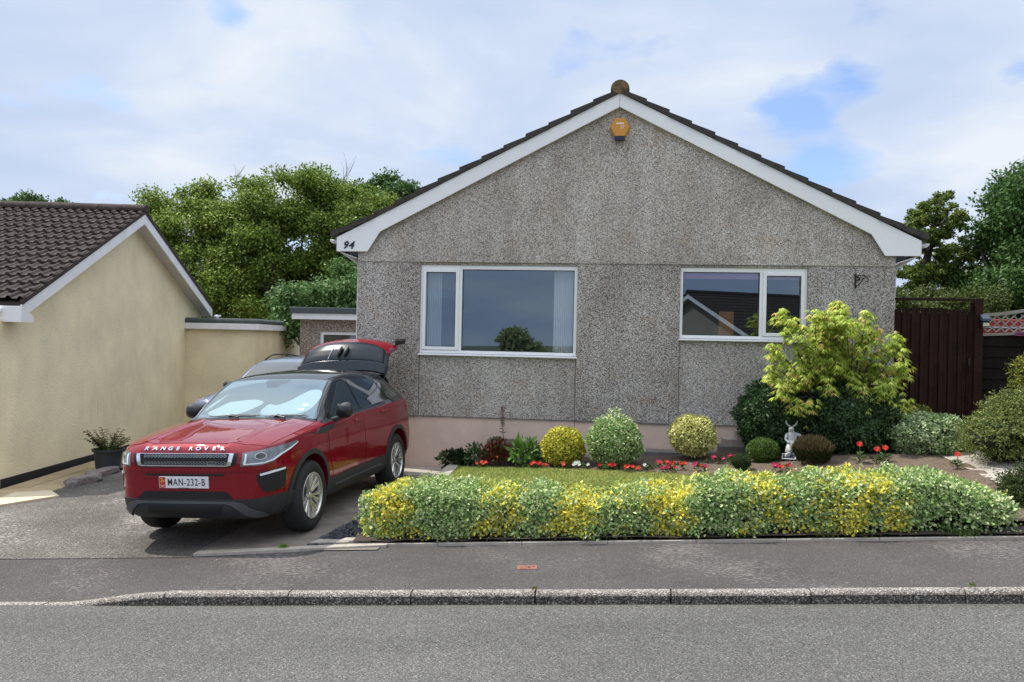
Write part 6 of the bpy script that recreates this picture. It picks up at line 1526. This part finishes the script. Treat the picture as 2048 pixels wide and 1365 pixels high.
# ---- statue
SI=empty('garden_statue',(2.27,-1.12,.41),(0,0,0),'small weathered white statue of a horned kneeling figure among the dark shrubs','statue')
def skinfig(name,nodes,edges,mat,parent,lv=2):
    me=bpy.data.meshes.new(name); me.from_pydata([n_[0] for n_ in nodes],edges,[]); o=bpy.data.objects.new(name,me); link(o,parent); me.materials.append(mat)
    s_=o.modifiers.new('skin','SKIN'); s_.use_smooth_shade=True
    for i,n_ in enumerate(nodes): me.skin_vertices[0].data[i].radius=(n_[1],n_[1]*n_[2] if len(n_)>2 else n_[1])
    me.skin_vertices[0].data[0].use_root=True
    ss=o.modifiers.new('sub','SUBSURF'); ss.levels=lv; ss.render_levels=lv; return o
nd=[((0,0,.13),.062),((-.005,-.01,.20),.052),((-.01,-.015,.27),.058),((-.02,-.02,.315),.026),((-.02,-.03,.355),.040),((-.02,-.045,.385),.028),
 ((.055,-.01,.285),.024),((.098,-.03,.27),.019),((.085,-.06,.215),.016),((.03,-.085,.20),.017),
 ((-.07,-.01,.28),.022),((-.095,-.03,.22),.018),((-.05,-.09,.18),.016),
 ((.05,-.09,.12),.045),((.07,-.14,.06),.036),((-.06,-.08,.10),.045),((-.08,-.13,.045),.036)]
skinfig('figure',nd,[(0,1),(1,2),(2,3),(3,4),(4,5),(2,6),(6,7),(7,8),(8,9),(2,10),(10,11),(11,12),(0,13),(13,14),(0,15),(15,16)],M['statue'],SI)
mb=MB()
for s in (-1,1): mb.tube([(-.02+s*.015,-.03,.385),(-.02+s*.045,-.03,.40),(-.02+s*.066,-.03,.43),(-.02+s*.068,-.028,.462)],[.012,.011,.009,.004],n=8)
mb.build('horns',M['statue'],SI,smooth=True)
MB().lathe([(0,-.06),(.10,-.06),(.105,0),(.085,.02),(.075,.035),(.09,.05),(.085,.065),(0,.07)],n=24).build('pedestal',M['statue'],SI,smooth=True,autos=40)
mb=MB(); vs=[(.03,-.09,.14),(.06,-.11,.19),(.11,-.10,.225),(.125,-.09,.215),(.10,-.11,.165),(.05,-.11,.12)]
mb.prism([(p[0],p[2]) for p in vs],lambda a,b,t:(a,t-.3*(b-.17),b),-.13,-.105); mb.prism([(-.11,.05),(-.06,.075),(-.04,.05),(-.07,.0),(-.12,.0)],lambda a,b,t:(a,t,b),-.17,-.12)
mb.build('drapery',M['statue'],SI,bevel=.008)
SI.scale=(1.02,1.02,1.02)
SP=empty('garden_solar_panel',(2.20,-1.28,.43),(R(28),0,R(-14)),'small tilted solar panel on the soil left of the heather','solar panel')
MB().box((-.085,-.06,-.006),(.085,.06,.004)).build('frame',M['alu'],SP,bevel=.002); MB().box((-.072,-.047,.004),(.072,.047,.0065)).build('cell',M['solar'],SP); MB().tube([(0,0,-.005),(.0,.02,-.1)],.008,n=6).build('spike',M['alu'],SP)
# ---- grass, weeds, litter
n=26000; pts=[]
while len(pts)<n:
    x_=rng.uniform(-2.2,1.7,n); y_=rng.uniform(-3.0,-.6,n)
    pts+= [(a,b) for a,b in zip(x_,y_) if inpoly(a,b,LAWN)]
pts=np.array(pts[:n]); P_=np.stack([pts[:,0],pts[:,1],zgar(pts[:,0],pts[:,1])+.008],1); D=rdir(n)*.5+np.array([0,0,1])
dry=.5+.5*np.sin(2.1*pts[:,0]+1.2)*np.sin(3.3*pts[:,1]+.8*pts[:,0]); C=np.where((rng.random(n)<dry*.55)[:,None],pal(n,[(.40,.36,.13),(.34,.34,.11)]),pal(n,[(.22,.30,.05),(.17,.25,.045),(.28,.35,.07)]))
tag(leaf_mesh('lawn_grass',P_,D,rdir(n),rng.uniform(.018,.036,n),.005,C,C,M['leaf'],fold=0),'short mown green lawn grass, drier in the middle','grass',kind='stuff')
def weed(label,c,r,n_,lf,cols,name='weed',g_=None):
    root=empty(name,c,(0,0,0),label,'weed',g_); P_,N_=ell(n_,(0,0,0),(r,r*.6,r*.35),(.2,1),-.2); P_[:,2]=np.abs(P_[:,2])+.003; C=pal(n_,cols); leaf_mesh('leaves',P_,N_+rdir(n_)*.7+np.array([0,0,.5]),rdir(n_),lf,lf*.4,C,C,M['leaf'],root)
weed('small bright green weed in the joint of the drive edging',(-3.13,-4.70,slope(-3.13)+.01),.05,60,.03,[(.16,.28,.04)])
weed('tiny green weed on the top of the kerb at the right',(2.55,-6.07,slope(2.55)+.006),.02,24,.025,[(.14,.2,.04)])
weed('tiny olive weed in a kerb joint near the water cover',(-.58,-6.08,slope(-.58)),.03,40,.02,[(.2,.18,.06)])
weed('low green weeds at the foot of the right end of the hedge',(3.05,-4.52,slope(3.05)+.02),.16,260,.035,[(.07,.14,.03),(.1,.18,.04)])
n=420; x_=rng.uniform(-2.4,4.2,n); y_=-4.53+np.abs(rng.normal(size=n))*.05-.03; P_=np.stack([x_,y_,.062*x_+.026],1); C=pal(n,[(.12,.05,.03),(.2,.12,.06),(.07,.04,.03),(.3,.2,.1)])
tag(leaf_mesh('leaf_litter',P_,rdir(n)*np.array([1,1,.15]),rdir(n)*.3+np.array([0,0,1]),.028,.016,C,C,M['leaf']),'brown fallen leaves and bits under the hedge','litter',kind='stuff')
n=160; x_=rng.uniform(-3.8,4,n); y_=rng.uniform(-6.26,-6.17,n); P_=np.stack([x_,y_,.062*x_-.120],1); C=pal(n,[(.2,.1,.06),(.12,.09,.07),(.35,.28,.2)])
tag(leaf_mesh('leaf_litter',P_,rdir(n)*np.array([1,1,.12]),rdir(n)*.3+np.array([0,0,1]),.022,.013,C,C,M['leaf']),'scattered dry leaf bits in the gutter along the kerb','litter',kind='stuff')
for nm,(xa,xb,ya,yb,zf),lb,cnt in (('grit',(-6,4.5,-6.0,-4.7,lambda x,y:slope(x)-.010-.085*dropx(x)*sm((-4.96-y)/1.1)),'specks of pale grit and bits on the pavement',420),('grit',(-6,5,-8.6,-6.14,lambda x,y:slope(x)-.100),'specks of loose grit on the road',500),('grit',(-8,-4.2,-4.8,-2.0,lambda x,y:zdrive(x,y)+.003),'specks of grit and lichen on the drive',420)):
    n=cnt; x_=rng.uniform(xa,xb,n); y_=rng.uniform(ya,yb,n); P_=np.array([(a,b,zf(a,b)) for a,b in zip(x_,y_)]); C=pal(n,[(.35,.33,.3),(.45,.43,.4),(.04,.035,.03),(.16,.12,.08)])
    s_=rng.uniform(.006,.016,n); tag(leaf_mesh(nm,P_,rdir(n)*np.array([1,1,.1]),np.tile([0,0,1.],(n,1)),s_,s_*.8,C,C,M['leaf']),lb,'grit',kind='stuff')
# a shrub across the road, mirrored in the big window
spiky('spreading_shrub','spiky dark shrub across the road, mirrored in the large left window',(-3.4,-17.6,-.2),[((-3.4,-17.6,1.0),(1.0,.8,.9)),((-3.7,-17.6,1.7),(.6,.6,.6)),((-2.4,-17.6,.8),(1.0,.7,.7))],0,0,1100,.11,[(.4,.45,.2),(.3,.38,.14),(.5,.5,.25)],None)
